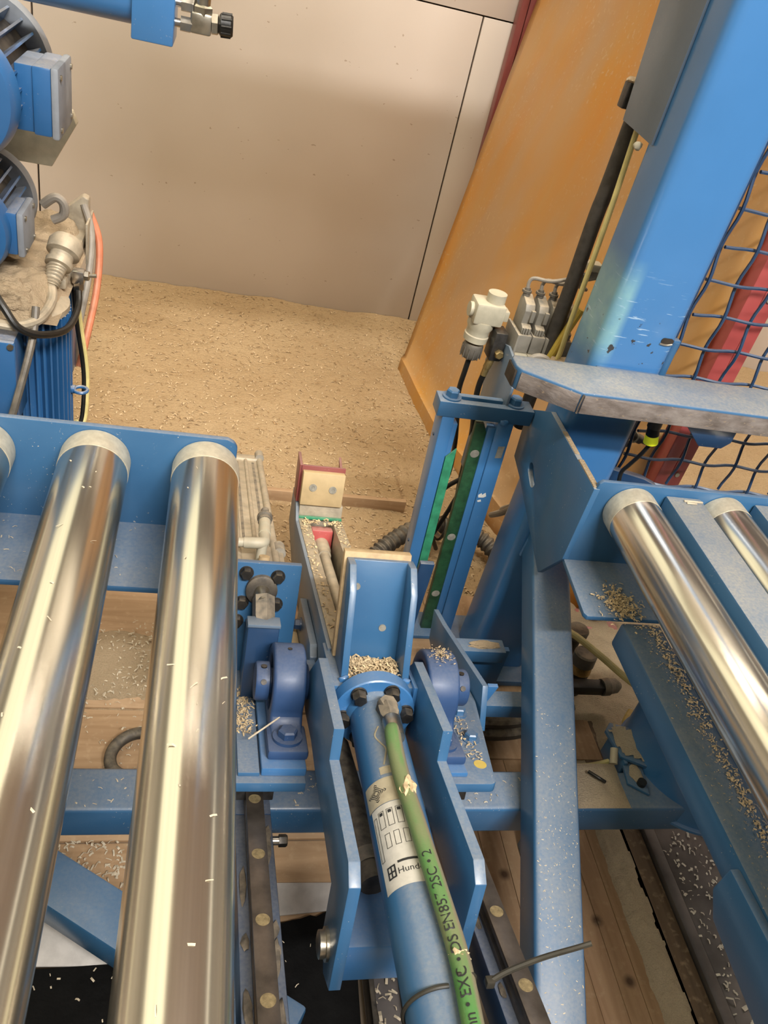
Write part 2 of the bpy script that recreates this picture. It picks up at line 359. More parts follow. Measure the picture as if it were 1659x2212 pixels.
    def hexb(s, p, d, r, h, washer=0.0, rot=0.0):
        p = Vector(p); d = Vector(d).normalized()
        if washer: s.cyl(p, p + d * h * 0.22, washer, seg=20); p = p + d * h * 0.2
        a = d.orthogonal().normalized(); a = Matrix.Rotation(rot, 3, d) @ a; b = d.cross(a); vs = []
        for t, q in ((0, r), (h * 0.8, r), (h, r * 0.82)):
            vs += [p + d * t + (a * math.cos(math.pi / 3 * i) + b * math.sin(math.pi / 3 * i)) * q for i in range(6)]
        fs = [(k * 6 + i, k * 6 + (i + 1) % 6, k * 6 + 6 + (i + 1) % 6, k * 6 + 6 + i) for k in range(2) for i in range(6)]
        fs += [tuple(range(5, -1, -1)), tuple(range(12, 18))]
        return s.add(vs, fs)
    def blob(s, c, rx, ry, rz, seed=0, amp=0.25, sub=3):
        bm = bmesh.new(); bmesh.ops.create_icosphere(bm, subdivisions=sub, radius=1)
        for v in bm.verts:
            k = 1 + amp * noise.noise(v.co * 1.8 + Vector((seed, seed * 2, 0))) + amp * 0.5 * noise.noise(v.co * 5 + Vector((seed, 0, 3)))
            v.co = Vector((c[0] + v.co.x * rx * k, c[1] + v.co.y * ry * k, c[2] + v.co.z * rz * k))
        return s.addbm(bm)

OT = Vector((0, 0.636, 0.35)); AT = -math.atan2(0.303, 0.953)      # tilted slide of the clamp carriage
FR = {'W': Matrix.Identity(4), 'T': Matrix.Translation(OT) @ Matrix.Rotation(AT, 4, 'X')}
BASE = {}
def thing(name, label, cat, base=(0, 0, 0), frame='W', group=None):
    o = bpy.data.objects.new(name, None); COL.objects.link(o)
    o.empty_display_size = 0.05
    o.matrix_world = FR[frame] @ Matrix.Translation(base)
    o['label'] = label; o['category'] = cat
    if group: o['group'] = group
    BASE[o.name] = Vector(base); return o
def mesh(name, b, m, base=(0, 0, 0), ang=35):
    me = bpy.data.meshes.new(name); bx = Vector(base)
    me.from_pydata([tuple(Vector(v) - bx) for v in b.v], [], b.f); me.validate()
    bm = bmesh.new(); bm.from_mesh(me); bmesh.ops.recalc_face_normals(bm, faces=bm.faces[:]); bm.to_mesh(me); bm.free()
    me.materials.append(M[m] if isinstance(m, str) else m)
    for p in me.polygons: p.use_smooth = True
    me.set_sharp_from_angle(angle=R(ang)); return me
def part(name, b, m, parent, label=None, ang=35, kind=None):
    base = BASE[parent.name]
    o = bpy.data.objects.new(name, mesh(name, b, m, base, ang)); COL.objects.link(o); o.parent = parent
    BASE[o.name] = base
    if label: o['label'] = label
    if kind: o['kind'] = kind
    return o
def solo(name, b, m, label=None, cat=None, base=(0, 0, 0), frame='W', group=None, kind=None, ang=35):
    o = bpy.data.objects.new(name, mesh(name, b, m, base, ang)); COL.objects.link(o)
    o.matrix_world = FR[frame] @ Matrix.Translation(base); BASE[o.name] = Vector(base)
    if kind: o['kind'] = kind
    if label: o['label'] = label
    if cat: o['category'] = cat
    if group: o['group'] = group
    return o
def copy_part(o, parent, dx):
    c = o.copy(); COL.objects.link(c); c.parent = parent; c.location = Vector(o.location) + Vector(dx); BASE[c.name] = BASE[o.name]; return c
def circle(cx, cy, r, n=16): return [(cx + r * math.cos(2 * math.pi * i / n), cy + r * math.sin(2 * math.pi * i / n)) for i in range(n)]
def slot(cx, cy, l, r, ang=0, n=8):
    pts = []
    for sgn, a0 in ((1, -90), (-1, 90)):
        for i in range(n + 1):
            a = R(a0 + 180 * i / n); pts.append((sgn * l / 2 + r * math.cos(a), r * math.sin(a)))
    c, s_ = math.cos(ang), math.sin(ang)
    return [(cx + x * c - y * s_, cy + x * s_ + y * c) for x, y in pts]
def text_geo(txt, size):
    cu = bpy.data.curves.new('lettering', 'FONT'); cu.body = txt; cu.size = size; cu.resolution_u = 3
    ob = bpy.data.objects.new('lettering', cu); COL.objects.link(ob)
    bpy.context.view_layer.update()
    me = bpy.data.meshes.new_from_object(ob.evaluated_get(bpy.context.evaluated_depsgraph_get()))
    v = [tuple(p.co[:2]) for p in me.vertices]; f = [tuple(p.vertices) for p in me.polygons]
    bpy.data.objects.remove(ob); bpy.data.curves.remove(cu); bpy.data.meshes.remove(me)
    return v, f
def chips(b, n, place, ln=(0.008, 0.02), wd=(0.0015, 0.004), curl=0.5, lift=0.001):
    for _ in range(n):
        p = place()
        if p is None: continue
        p = Vector(p); a = random.uniform(0, 6.283); l = random.uniform(*ln); w_ = random.uniform(*wd)
        d = Vector((math.cos(a), math.sin(a), random.uniform(-0.15, 0.15))); q = Vector((-d.y, d.x, random.uniform(-0.4, 0.4)))
        k = random.uniform(0.1, 1) * curl * l
        vs = []
        for t, h in ((-0.5, 0), (0, k), (0.5, 0)):
            c = p + d * l * t + Vector((0, 0, h + lift)) + q * (k * 0.25 * (1 if t == 0 else 0))
            vs += [c - q * w_, c + q * w_]
        b.add(vs, [(0, 1, 3, 2), (2, 3, 5, 4)])
    return b
def grid(x0, x1, y0, y1, nx, ny, zf):
    vs = [(x0 + (x1 - x0) * i / nx, y0 + (y1 - y0) * j / ny, 0) for j in range(ny + 1) for i in range(nx + 1)]
    vs = [(x, y, zf(x, y)) for x, y, _ in vs]
    fs = [(j * (nx + 1) + i, j * (nx + 1) + i + 1, (j + 1) * (nx + 1) + i + 1, (j + 1) * (nx + 1) + i) for j in range(ny) for i in range(nx)]
    return vs, fs

# ------------------------------------------------------------------ setting
WY = 3.317
solo('floor', B().box(-6, 9, -6, 13.0, -0.12, -0.012), 'concrete', kind='structure')
FL = bpy.data.objects['floor']
def board(name, x0, x1, y0, y1, m, z1=0.0, bev=0.002): return part(name, B().box(x0, x1, y0, y1, -0.012, z1, bev), m, FL)
board('floor_board', -1.6, 0.655, 1.172, 1.60, 'plank'); board('floor_board', -1.6, 0.60, 0.862, 1.168, 'plank', -0.002)
board('floor_board', -1.6, 0.60, 0.70, 0.858, 'plank', -0.004)
xs = [0.60, 0.655, 0.705, 0.76, 0.81, 0.862, 0.905, 0.94]
for i in range(7): board('floor_stave', xs[i], xs[i + 1] - 0.001, -0.6, 1.05, 'pine' if i % 3 else 'pine2', 0.0, 0.0008)
board('floor_board', 0.66, 1.02, 1.055, 1.60, 'pine2', -0.002)
board('step_board', -1.2, 0.662, 1.955, 1.972, 'plank', 0.046)
board('dark_board', 0.974, 1.043, -0.6, 1.6, 'brown', -0.004)
board('steel_sill', 1.045, 1.072, -0.6, 1.0, 'steelplate', 0.008, 0.004)
board('steel_plate', 1.074, 2.6, -0.6, 0.98, 'steelplate', 0.002)

wb = solo('wall_back', B().box(-6, 9, WY + 0.02, WY + 0.12, -0.1, 2.5), 'darkgap', kind='structure')
solo('wall_far', B().box(-6.2, 9.2, 13, 13.2, -0.1, 5), 'plaster', kind='structure')
def panel(x0, x1, z0, z1): return part('wall_panel', B().box(x0 + 0.0032, x1 - 0.0032, WY, WY + 0.022, z0 + 0.0025, z1 - 0.0025, 0.0015), 'wall', wb)
px = [-6, -3.737, -2.195, -0.653, 0.889, 2.431, 3.973, 5.5, 9]
for a, b_ in zip(px, px[1:]): panel(a, b_, -0.02, 1.25)
px = [-6, -2.9, -1.4, 0.12, 1.66, 3.2, 5.5, 9]
for a, b_ in zip(px, px[1:]): panel(a, b_, 1.25, 2.5)
solo('wall_left', B().box(-6.2, -6, -6, 13.0, -0.1, 5), 'plaster', kind='structure')
solo('wall_right', B().box(9, 9.2, -6, 13.0, -0.1, 5), 'plaster', kind='structure')
solo('wall_front', B().box(-6.2, 9.2, -6.2, -6, -0.1, 5), 'plaster', kind='structure')
solo('ceiling', B().box(-6.2, 9.2, -6.2, 13.0, 5, 5.2), 'ceil', kind='structure')

for pl, c, sx, sy, wt, colr, aim in LIGHTS:
    t = thing('ceiling_light', 'long white ceiling light hanging ' + pl, 'ceiling light', (c[0], c[1], 5.0))
    TL = Matrix.Translation(c)
    if aim: TL = TL @ (Vector(c) - Vector(aim)).to_track_quat('Z', 'Y').to_matrix().to_4x4()
    part('housing', B().box(-sx / 2 - 0.03, sx / 2 + 0.03, -sy / 2 - 0.03, sy / 2 + 0.03, 0.01, 0.08, 0.01, TL), 'lampwhite', t)
    for sg in (-1, 1):
        q = sg * max(sx, sy) * 0.4; h = TL @ Vector((q, 0, 0.07) if sx > sy else (0, q, 0.07))
        part('hanger', B().cyl(h, (h.x, h.y, 5.0), 0.008, seg=8), 'steel', t)
    ld = bpy.data.lights.new('tube_glow', 'AREA'); ld.shape = 'RECTANGLE'; ld.size = sx; ld.size_y = sy; ld.energy = wt; ld.color = colr
    lo = bpy.data.objects.new('tube_glow', ld); COL.objects.link(lo); lo.parent = t
    lo.matrix_local = Matrix.Translation((-c[0], -c[1], -5.0)) @ TL

# unseen blockers added for light: beam shades the wall, deck the machine middle
g = thing('wall_shade_beam', 'pale grey beam added unseen above the view to shade the back wall', 'added shade beam', (0.4, 1.49, 1.62))
part('shade_beam', B().box(-0.20, 1.95, 1.455, 1.51, 1.535, 2.204, 0.008), 'dustgrey', g)
part('upper_shade_box', B().box(-0.20, 0.42, 1.44, 1.54, 2.204, 2.50, 0.012), 'dustgrey', g)  # added box, dims the upper left wall
part('end_post', B().box(1.85, 1.95, 1.45, 1.53, 0.0, 1.54, 0.008), 'blue', g)
g = thing('overhead_shade_deck', 'timber deck added unseen under the ceiling for shade and roller reflections', 'platform', (1.8, 0.9, 3.6))  # added deck, blocks overhead light and shows in the rollers
for k in range(13): part('deck_plank', B().box(-0.75 + 0.41 * k, -0.345 + 0.41 * k, 0.0, 1.85, 3.60, 3.66, 0.004), 'ceil', g)
for y in (0.1, 1.5): part('joist', B().box(-0.75, 4.57, y, y + 0.12, 3.66, 3.86, 0.005), 'brown', g)
for x, y in ((-0.5, 0.16), (-0.5, 1.56), (4.3, 0.16), (4.3, 1.56)): part('hanger', B().cyl((x, y, 3.8), (x, y, 5.0), 0.02, seg=10), 'steel', g)

# ------------------------------------------------------------------ left roller conveyor
def roller(t, x, z, y0, y1, r=0.05):
    o = part('roller', B().lathe((x, y0, z), (0, 1, 0), [(0, r * 0.96), (0.003, r), (y1 - y0 - 0.04, r)], 48), 'roller', t)
    e = part('roller_end', B().lathe((x, y1 - 0.041, z), (0, 1, 0), [(0, r + 0.0006), (0.034, r + 0.0006), (0.040, r * 0.985), (0.041, r * 0.9)], 48), 'rollend', o, 'pale machined roller end')
    part('axle', B().cyl((x, y0 - 0.02, z), (x, y1 + 0.004, z), 0.012, seg=12), 'darksteel', o)
    return o
lc = thing('roller_conveyor', 'blue roller conveyor on the left with wide shiny zinc rollers', 'conveyor', (-0.8, 0.35, 0))
part('end_channel', B().prism([(-1.6, 0.624), (0.066, 0.624), (0.066, 0.797), (0.060, 0.806), (0.050, 0.811), (-1.6, 0.811)], 'y', 1.044, 1.055, 0.003), 'bluedust', lc)
part('channel_flange', B().box(-1.6, 0.062, 0.896, 1.050, 0.622, 0.634, 0.003), 'bluedust', lc)
part('end_channel', B().box(-1.6, 0.066, -0.47, -0.46, 0.624, 0.811, 0.003), 'bluedust', lc)
for x in (-0.464, -0.302, -0.140, 0.0216): roller(lc, x, 0.757, -0.459, 1.043)
for y in (1.056, -0.56): part('leg', B().box(-1.35, -1.27, y, y + 0.08, 0, 0.8, 0.006), 'blue', lc)
ch = B(); chips(ch, 50, lambda: (random.uniform(-0.28, 0.03), random.uniform(0.90, 1.03), 0.6345), (0.002, 0.008), (0.0003, 0.0009), 0.2)
part('sawdust_specks', ch, 'chippale', lc, kind='stuff')
ch = B()
def onroll():
    x = random.choice((-0.14, 0.0216)); a = random.uniform(-0.6, 0.7)
    return (x + 0.0507 * math.sin(a), random.uniform(0.2, 1.0), 0.757 + 0.0507 * math.cos(a))
chips(ch, 34, onroll, (0.003, 0.011), (0.0004, 0.0011), 0.2, 0)
part('sawdust_specks', ch, 'chippale', lc, kind='stuff')

# ------------------------------------------------------------------ right roller conveyor
rc = thing('roller_conveyor', 'blue roller conveyor on the right with cover plates between its rollers', 'conveyor', (1.3, 0.4, 0))
part('end_channel', B().prism([(0.718, 0.565), (2.3, 0.565), (2.3, 0.762), (0.729, 0.762), (0.722, 0.756), (0.718, 0.735)], 'y', 1.108, 1.118, 0.002), 'blue', rc)
part('channel_flange', B().prism([(0.714, 0.953), (2.3, 0.953), (2.3, 1.112), (0.719, 1.112), (0.709, 0.962)], 'z', 0.563, 0.573, 0.002), 'bluedust', rc)
part('end_channel', B().box(0.78, 2.3, -0.47, -0.46, 0.565, 0.762, 0.003), 'blue', rc)
for x in (0.799, 0.991, 1.183): roller(rc, x, 0.708, -0.459, 1.107)
for x in (0.860, 1.052, 1.244): part('cover_plate', B().box(x, x + 0.074, -0.455, 1.106, 0.63, 0.748, 0.004), 'bluecaked', rc)
part('side_rail', B().box(0.787, 0.868, -0.455, 0.955, 0.505, 0.561, 0.006), 'bluedust', rc)
part('side_plate', B().prism([(-0.45, 0.40), (0.46, 0.47), (0.49, 0.50), (0.49, 0.555), (-0.45, 0.60)], 'x', 0.770, 0.787, 0.004), 'blue', rc)
lg = part('round_leg', B().lathe((1.068, 0.8925, 0.196), (0, 0, 1), [(0, 0.148), (0.31, 0.148)], 64), 'blueclean', rc)
part('foot_rim', B().lathe((1.068, 0.8925, 0.192), (0, 0, 1), [(0, 0.1485), (0.004, 0.154), (0.010, 0.154), (0.013, 0.1485)], 64), 'blueclean', lg)
part('leg', B().box(1.9, 1.98, 0.95, 1.03, 0, 0.565, 0.006), 'blue', rc)
part('leg', B().box(0.80, 0.86, -0.44, -0.36, 0, 0.51, 0.006), 'blue', rc)
ch = B()
chips(ch, 620, lambda: (0.848 + random.gauss(0, 0.008), random.uniform(0.40, 0.95), 0.562 + random.uniform(0, .003)), (0.002, 0.008), (0.0004, 0.0016), 0.35)
chips(ch, 500, lambda: (0.85 - abs(random.gauss(0, 0.022)), random.uniform(0.40, 0.95), 0.5615), (0.001, 0.004), (0.0002, 0.0007), 0.2)
chips(ch, 420, lambda: (0.79 + random.gauss(0, 0.018), 0.985 + random.gauss(0, 0.022), 0.574 + random.uniform(0, 0.004)), (0.003, 0.010), (0.0004, 0.0018), 0.3)
solo('wood_shavings', ch, 'chip', 'tan wood shavings lying along the side rail under the right rollers', 'shavings', (0.82, 0.7, 0.562), kind='stuff')
solo('wood_splinter', B().box(0.8905, 0.93, 1.0885, 1.0925, 0.7485, 0.7515, 0.001).box(0.894, 0.915, 1.083, 1.0865, 0.7485, 0.751, 0.001), 'chippale', 'pale wood splinter lying on the cover plate beside the second right roller', 'splinter', (0.91, 1.09, 0.748))

# ------------------------------------------------------------------ blue column with gusset and strut
cx = thing('machine_column', 'tall blue square steel column with scraped paint and slotted gusset plate', 'column', (0.806, 1.38, 0))
part('tube', B().box(0.727, 0.886, 1.32, 1.442, 0.0, 2.9, 0.022, seg=4), 'column', cx)
part('base_plate', B().box(0.68, 0.95, 1.27, 1.50, 0.0, 0.018, 0.003), 'blue', cx)
gs = part('gusset_plate', B().prism([(1.107, 0.574), (1.107, 0.745), (1.376, 0.745), (1.482, 0.686), (1.466, 0.570), (1.40, 0.555), (1.17, 0.48)], 'x', 0.7145, 0.7265, 0.0012,
     holes=[slot(1.353, 0.598, 0.032, 0.0135, R(23))]), 'bluecaked', cx)
part('cover_plate', B().prism([(1.405, 1.268), (1.548, 1.276), (1.575, 1.50), (1.575, 2.6), (1.405, 2.6)], 'x', 0.7215, 0.7268, 0.001), 'greyblue', cx)
part('cover_plate', B().box(0.745, 0.80, 1.442, 1.455, 0.2, 1.26, 0.002), 'greyblue', cx)
part('caked_dust', B().box(0.7150, 0.7262, 1.112, 1.20, 0.7445, 0.7475, 0.001).box(0.7155, 0.7258, 1.22, 1.30, 0.7445, 0.7465, 0.001), 'heap', cx, 'caked sawdust on the gusset edge', kind='stuff')
# diagonal strut
p0 = Vector((0.792, 1.335, 0.452)); p1 = Vector((0.545, 0.09, 0.105))
d = (p1 - p0).normalized(); side = d.cross(Vector((0, 0, 1))).normalized(); upv = side.cross(d)
TS = Matrix((side, d, upv)).transposed().to_4x4(); TS.translation = p0
L_ = (p1 - p0).length
st = part('strut', B().box(-0.042, 0.042, 0.0, L_, -0.042, 0.042, 0.010, TS, 3), 'bluedust', cx, 'dusty blue square strut running down towards the viewer')
ch = B()
for q in range(300):
    yy = random.uniform(0.45, L_ - 0.2) if q % 3 else random.uniform(0.62, 0.86)
    P_ = TS @ Vector((random.uniform(-0.035, 0.038), yy, 0.0422)); l = random.uniform(0.0006, 0.0022); a = random.uniform(0, 6.28)
    dd = Vector((math.cos(a), math.sin(a), 0)) * l; ee = Vector((-dd.y, dd.x, 0)) * 0.35
    ch.add([P_ - dd - ee, P_ + dd - ee, P_ + dd + ee + Vector((0, 0, 0.0006)), P_ - dd + ee], [(0, 1, 2, 3)])
part('sawdust_specks', ch, 'chippale', st, kind='stuff')
part('weld_bead', B().tube([(0.748, 1.318, 0.40), (0.752, 1.312, 0.46), (0.78, 1.308, 0.493), (0.82, 1.31, 0.488), (0.838, 1.312, 0.45)], 0.006, 8), 'blueclean', st)
part('foot_plate', B().box(0.47, 0.62, 0.0, 0.14, 0, 0.012, 0.002).box(0.52, 0.57, 0.04, 0.11, 0.01, 0.11), 'blue', st)
# lift slot and dent low on the front
part('lifting_slot', B().prism(slot(0.862, 0.957, 0.014, 0.006, 0), 'y', 1.3185, 1.3205), 'darkgap', cx)  # dark inlay stands for the shade inside the slot
part('slot_rim', B().tube([(0.848, 1.319, 0.951), (0.862, 1.3185, 0.9495), (0.874, 1.319, 0.952)], 0.0018, 6), 'zinc', cx)
part('hinge_tab', B().box(0.886, 0.902, 1.335, 1.352, 0.85, 0.955, 0.003).cyl((0.894, 1.343, 0.86), (0.894, 1.343, 0.95), 0.010, seg=12), 'bluedust', cx)

# ------------------------------------------------------------------ stop arm
ar = thing('stop_arm', 'thick blue stop arm with chamfered end and worn bare steel face', 'stop arm', (1.0, 1.25, 0.845))
ou = [(0.566, 1.314), (1.75, 1.314), (1.75, 1.196), (0.668, 1.196), (0.566, 1.256), (0.560, 1.27), (0.560, 1.30)]
part('arm_body', B().prism(ou, 'z', 0.846, 0.890, 0.004), 'bluecaked', ar, ang=50)
part('face_plate', B().box(0.672, 1.745, 1.1915, 1.1985, 0.8485, 0.8845, 0.0012), 'armsteel', ar, 'worn bare steel face')
dv = Vector((0.566 - 0.668, 1.256 - 1.196, 0)); ln = dv.length; dv.normalize()
TF = Matrix((dv, Vector((-dv.y, dv.x, 0)) * -1, Vector((0, 0, 1)))).transposed().to_4x4(); TF.translation = (0.668, 1.196, 0)
fb = B().box(0.002, ln - 0.002, -0.003, 0.0045, 0.8485, 0.8845, 0.001, TF)
part('face_plate', fb, 'armsteel', ar)
part('open_end_shade', B().box(0.5575, 0.562, 1.262, 1.306, 0.8505, 0.8825, 0.001), 'darkgap', ar, 'dark plate painted as the shaded open end')  # solid plate, its dark colour is the shade inside the tube
part('weld_bead', B().tube([(0.669, 1.1935, 0.848), (0.667, 1.1915, 0.868), (0.670, 1.1935, 0.887)], 0.0018, 6), 'steel', ar)
part('wall_bracket', B().box(0.74, 0.875, 1.314, 1.320, 0.80, 0.888, 0.001), 'blue', ar)
sk = thing('proximity_sensor', 'small dark sensor with lit yellow ring under the stop arm', 'sensor', (0.905, 1.29, 0.74))
part('bracket', B().prism([(0.905, 0.845), (1.02, 0.845), (1.02, 0.815), (1.005, 0.80), (0.955, 0.80)], 'y', 1.21, 1.216, 0.001).box(0.905, 1.02, 1.21, 1.30, 0.838, 0.846, 0.001), 'navy', sk)
part('sensor_body', B().cyl((0.8975, 1.29, 0.838), (0.8985, 1.29, 0.785), 0.014, seg=20), 'darksteel', sk)
cn = part('plug', B().lathe((0.899, 1.29, 0.786), (0.10, 0, -0.4), [(0, 0.0125), (0.018, 0.0135), (0.020, 0.011)], 20), 'rubber', sk)
part('lit_ring', B().lathe((0.9035, 1.29, 0.767), (0.10, 0, -0.4), [(0, 0.012), (0.003, 0.0135), (0.018, 0.0150), (0.021, 0.009)], 20), 'glow', cn, 'glowing yellow plug ring')
part('cable', B().tube([(0.909, 1.29, 0.745), (0.903, 1.295, 0.715), (0.895, 1.305, 0.68), (0.889, 1.31, 0.655), (0.892, 1.30, 0.62), (0.90, 1.29, 0.58)], 0.0045, 8), 'rubber', sk)
tj_ = thing('cable_joint', 'grey cable coupling tied behind the mesh below the sensor', 'coupling', (0.95, 1.425, 0.69))
part('coupling_body', B().cyl((0.91, 1.425, 0.70), (0.975, 1.425, 0.675), 0.011, seg=14).cyl((0.975, 1.425, 0.675), (1.0, 1.425, 0.668), 0.007, seg=12), 'greydk', tj_)
part('coupling_body', B().cyl((0.91, 1.44, 0.675), (0.96, 1.44, 0.652), 0.009, seg=14), 'greydk', tj_)
part('tie', B().tube([(0.948, 1.425, 0.70), (0.958, 1.412, 0.69), (0.955, 1.412, 0.675), (0.945, 1.425, 0.668)], 0.002, 6), 'cream', tj_)

# ------------------------------------------------------------------ wire mesh guard
mg = thing('mesh_guard', 'dark blue crimped wire mesh guard beside the column', 'mesh guard', (1.6, 1.40, 0.56))
PX, PZ = 0.070, 0.0688; X0, Z0, NX, NZ = 0.938, 0.577, 19, 25
def wire(n, pitch, ph):
    pts = []
    for i in range(n * 4 + 1):
        t = i / 4; pts.append((t * pitch, 0.0062 * math.cos(math.pi * (t + ph))))
    return pts
def wpart(kind, idx, proto=None):
    if proto is None:
        n = NZ if kind == 'v' else NX; b = B()
        pl = [((0, y, a) if kind == 'v' else (a, y, 0)) for a, y in wire(n - 1, PZ if kind == 'v' else PX, idx + (1 if kind == 'h' else 0))]
        b.tube([Vector(p) + Vector((X0, 1.40, Z0)) for p in pl], 0.0036, 6, smooth=False)
        return part('wire', b, 'navy', mg)
    return None
vw = [wpart('v', 0), wpart('v', 1)]; hw = [wpart('h', 0), wpart('h', 1)]
vw[1].location.x += PX; hw[1].location.z += PZ
for i in range(2, NX): copy_part(vw[i % 2], mg, (PX * (i - i % 2), 0, 0))
for i in range(2, NZ): copy_part(hw[i % 2], mg, (0, 0, PZ * (i - i % 2)))
part('frame_bar', B().box(0.90, 2.25, 1.388, 1.412, 0.548, 0.570, 0.002), 'bluedust', mg)
part('frame_bar', B().box(0.905, 0.925, 1.388, 1.412, 0.57, 2.26, 0.002), 'navy', mg)
part('frame_bar', B().box(2.23, 2.25, 1.388, 1.412, 0.0, 2.26, 0.002), 'navy', mg)
part('bracket', B().prism([(0.905, 0.625), (0.99, 0.608), (1.03, 0.592), (1.04, 0.575), (0.905, 0.575)], 'y', 1.365, 1.386, 0.001), 'navy', mg)

# ------------------------------------------------------------------ orange sheet and red posts
bot = [(0.762, 2.83), (0.781, 2.62), (0.814, 2.333), (0.874, 2.161), (0.943, 1.898), (1.02, 1.72), (1.122, 1.56)]
def bl(s):
    t = s * (len(bot) - 1); i = min(int(t), len(bot) - 2); k = t - i
    return Vector((bot[i][0] * (1 - k) + bot[i + 1][0] * k, bot[i][1] * (1 - k) + bot[i + 1][1] * k))
TOPZ = 2.2; nS, nT = 36, 26; vs_ = []; fs_ = []
zz = [0, 0.05, 0.098, 0.104] + [0.104 + (TOPZ - 0.104) * (k / (nT - 3)) for k in range(1, nT - 2)]
for j, z in enumerate(zz):
    for i in range(nS + 1):
        s = i / nS; b0 = bl(s); t0 = Vector((1.058 + 0.066 * s, 3.27 + (1.56 - 3.27) * s))
        k = min(1.0, z / 1.42); k = k + 0.012 if z > 0.1 else k * 0.4
        p = b0.lerp(t0, min(k, 1)); wv = 0.010 * math.sin(s * 17) * min(1, z * 2) * (1 - k)
        vs_.append((p.x + wv, p.y, z))
nn = nS + 1
fs_ = [(j * nn + i, j * nn + i + 1, (j + 1) * nn + i + 1, (j + 1) * nn + i) for j in range(len(zz) - 1) for i in range(nS)]
osheet = solo('safety_curtain', B().add(vs_, fs_), 'orange', 'dusty orange plastic curtain hanging between the red posts', 'curtain', (0.9, 2.2, 0), ang=60)
sm = osheet.modifiers.new('thickness', 'SOLIDIFY'); sm.thickness = 0.003; sm.offset = 1
def post(x0, x1, y0, y1, lab, bolts=True, red='red'):
    t = thing('enclosure_post', lab, 'post', ((x0 + x1) / 2, (y0 + y1) / 2, 0))
    xm = (x0 + x1) / 2
    part('profile_half', B().box(x0, xm - 0.0015, y0, y1, 0, 2.4, 0.003), red, t); part('profile_half', B().box(xm + 0.0015, x1, y0 + 0.004, y1, 0, 2.4, 0.003), red, t)
    part('filler', B().box(xm - 0.002, xm + 0.002, y0 + 0.012, y1, 0.01, 2.39), 'darkgap', t)
    part('foot', B().box(x0 - 0.03, x1 + 0.03, y0 - 0.04, y1 + 0.02, 0, 0.012, 0.002), red, t)
    if bolts:
        for z in (0.42, 0.53, 0.78, 1.0, 1.25): part('rivet', B().cyl((xm + 0.017, y0 + 0.004, z), (xm + 0.017, y0, z), 0.006, seg=10), 'cream', t)
    return t
post(1.130, 1.206, 1.520, 1.580, 'red two-part steel post behind the wire mesh')
post(1.000, 1.055, 3.265, 3.312, 'red steel post darkened with painted shade against the white back wall', False, 'redbrownshade')  # shade on this post is put into its darker red

# ------------------------------------------------------------------ guide frame with green strips
gf = thing('guide_frame', 'blue bolted guide frame with green plastic wear strips', 'guide frame', (0.61, 1.46, 0))
def lean(x, z): return x - 0.05 * (z - 0.66)
def legp(x0, x1, y0, y1, z0, z1, m, name, bev=0.002):
    T = Matrix(((1, 0, -0.05, 0.05 * 0.66), (0, 1, 0, 0), (0, 0, 1, 0), (0, 0, 0, 1)))
    return part(name, B().box(x0, x1, y0, y1, z0, z1, bev, T), m, gf)
tb = part('top_bar', B().prism([(0.497, 1.440), (0.713, 1.440), (0.713, 1.487), (0.497, 1.487)], 'z', 0.666, 0.7025, 0.002, holes=[slot(0.605, 1.466, 0.10, 0.007)]), 'bluedust', gf)
for x in (0.527, 0.672):
    bo = part('bolt', B().hexb((x, 1.464, 0.7025), (0, 0, 1), 0.0145, 0.016, 0.021, 0.3), 'blue', gf)
legp(0.512, 0.540, 1.442, 1.496, 0.01, 0.668, 'blueclean', 'post'); legp(0.640, 0.677, 1.442, 1.480, 0.01, 0.668, 'blueclean', 'post')
legp(0.540, 0.552, 1.446, 1.470, 0.01, 0.648, 'blueclean', 'inner_strip'); legp(0.622, 0.640, 1.446, 1.470, 0.01, 0.648, 'blueclean', 'inner_strip')
T_ = Matrix(((1, 0, -0.05, 0.05 * 0.66), (0, 1, 0, 0), (0, 0, 1, 0), (0, 0, 0, 1)))
part('wear_strip', B().prism([(0.541, 0.03), (0.562, 0.03), (0.562, 0.588), (0.541, 0.563)], 'y', 1.4405, 1.4455, 0.0006, T_), 'green', gf, 'bright green wear strip')
ws = part('wear_strip', B().prism([(0.594, 0.01), (0.6235, 0.01), (0.6235, 0.63), (0.612, 0.655), (0.594, 0.655)], 'y', 1.449, 1.464, 0.001, T_), 'greendk', gf, 'dark green worn strip')
for z in (0.575, 0.33, 0.14):
    sb = B().lathe((lean(0.609, z), 1.4495, z), (0, -1, 0), [(0, 0.0105), (0.0006, 0.0105), (0.001, 0.008), (0.0012, 0.004)], 18); part('screw', sb, 'palesteel', ws)
part('rivet', B().cyl((lean(0.512, .60), 1.475, 0.60), (lean(0.510, .60), 1.475, 0.60), 0.004, seg=10), 'navy', gf)
part('rivet', B().cyl((lean(0.512, .29), 1.475, 0.29), (lean(0.510, .29), 1.475, 0.29), 0.004, seg=10), 'navy', gf)
part('weld_bead', B().blob((0.652, 1.4395, 0.668), 0.010, 0.004, 0.008, 3, 0.4, 2), 'blueclean', gf)
part('paint_scuff', B().prism([(lean(0.656, .6), 0.605), (lean(0.671, .6), 0.607), (lean(0.670, .57), 0.576), (lean(0.655, .57), 0.574)], 'y', 1.4413, 1.4425), 'palesteel', gf, 'bare scuffed metal patch')
for q in ([(0.652, 0.468), (0.659, 0.474), (0.661, 0.469), (0.668, 0.476), (0.672, 0.466), (0.666, 0.462), (0.654, 0.461)], [(0.654, 0.452), (0.662, 0.455), (0.664, 0.450), (0.656, 0.448)]):
    part('paint_scuff', B().prism(q, 'y', 1.4414, 1.4425), 'whitemark', gf, 'small white paint scuff')
part('base_plate', B().box(0.50, 0.722, 1.42, 1.51, 0, 0.012, 0.002), 'blue', gf)
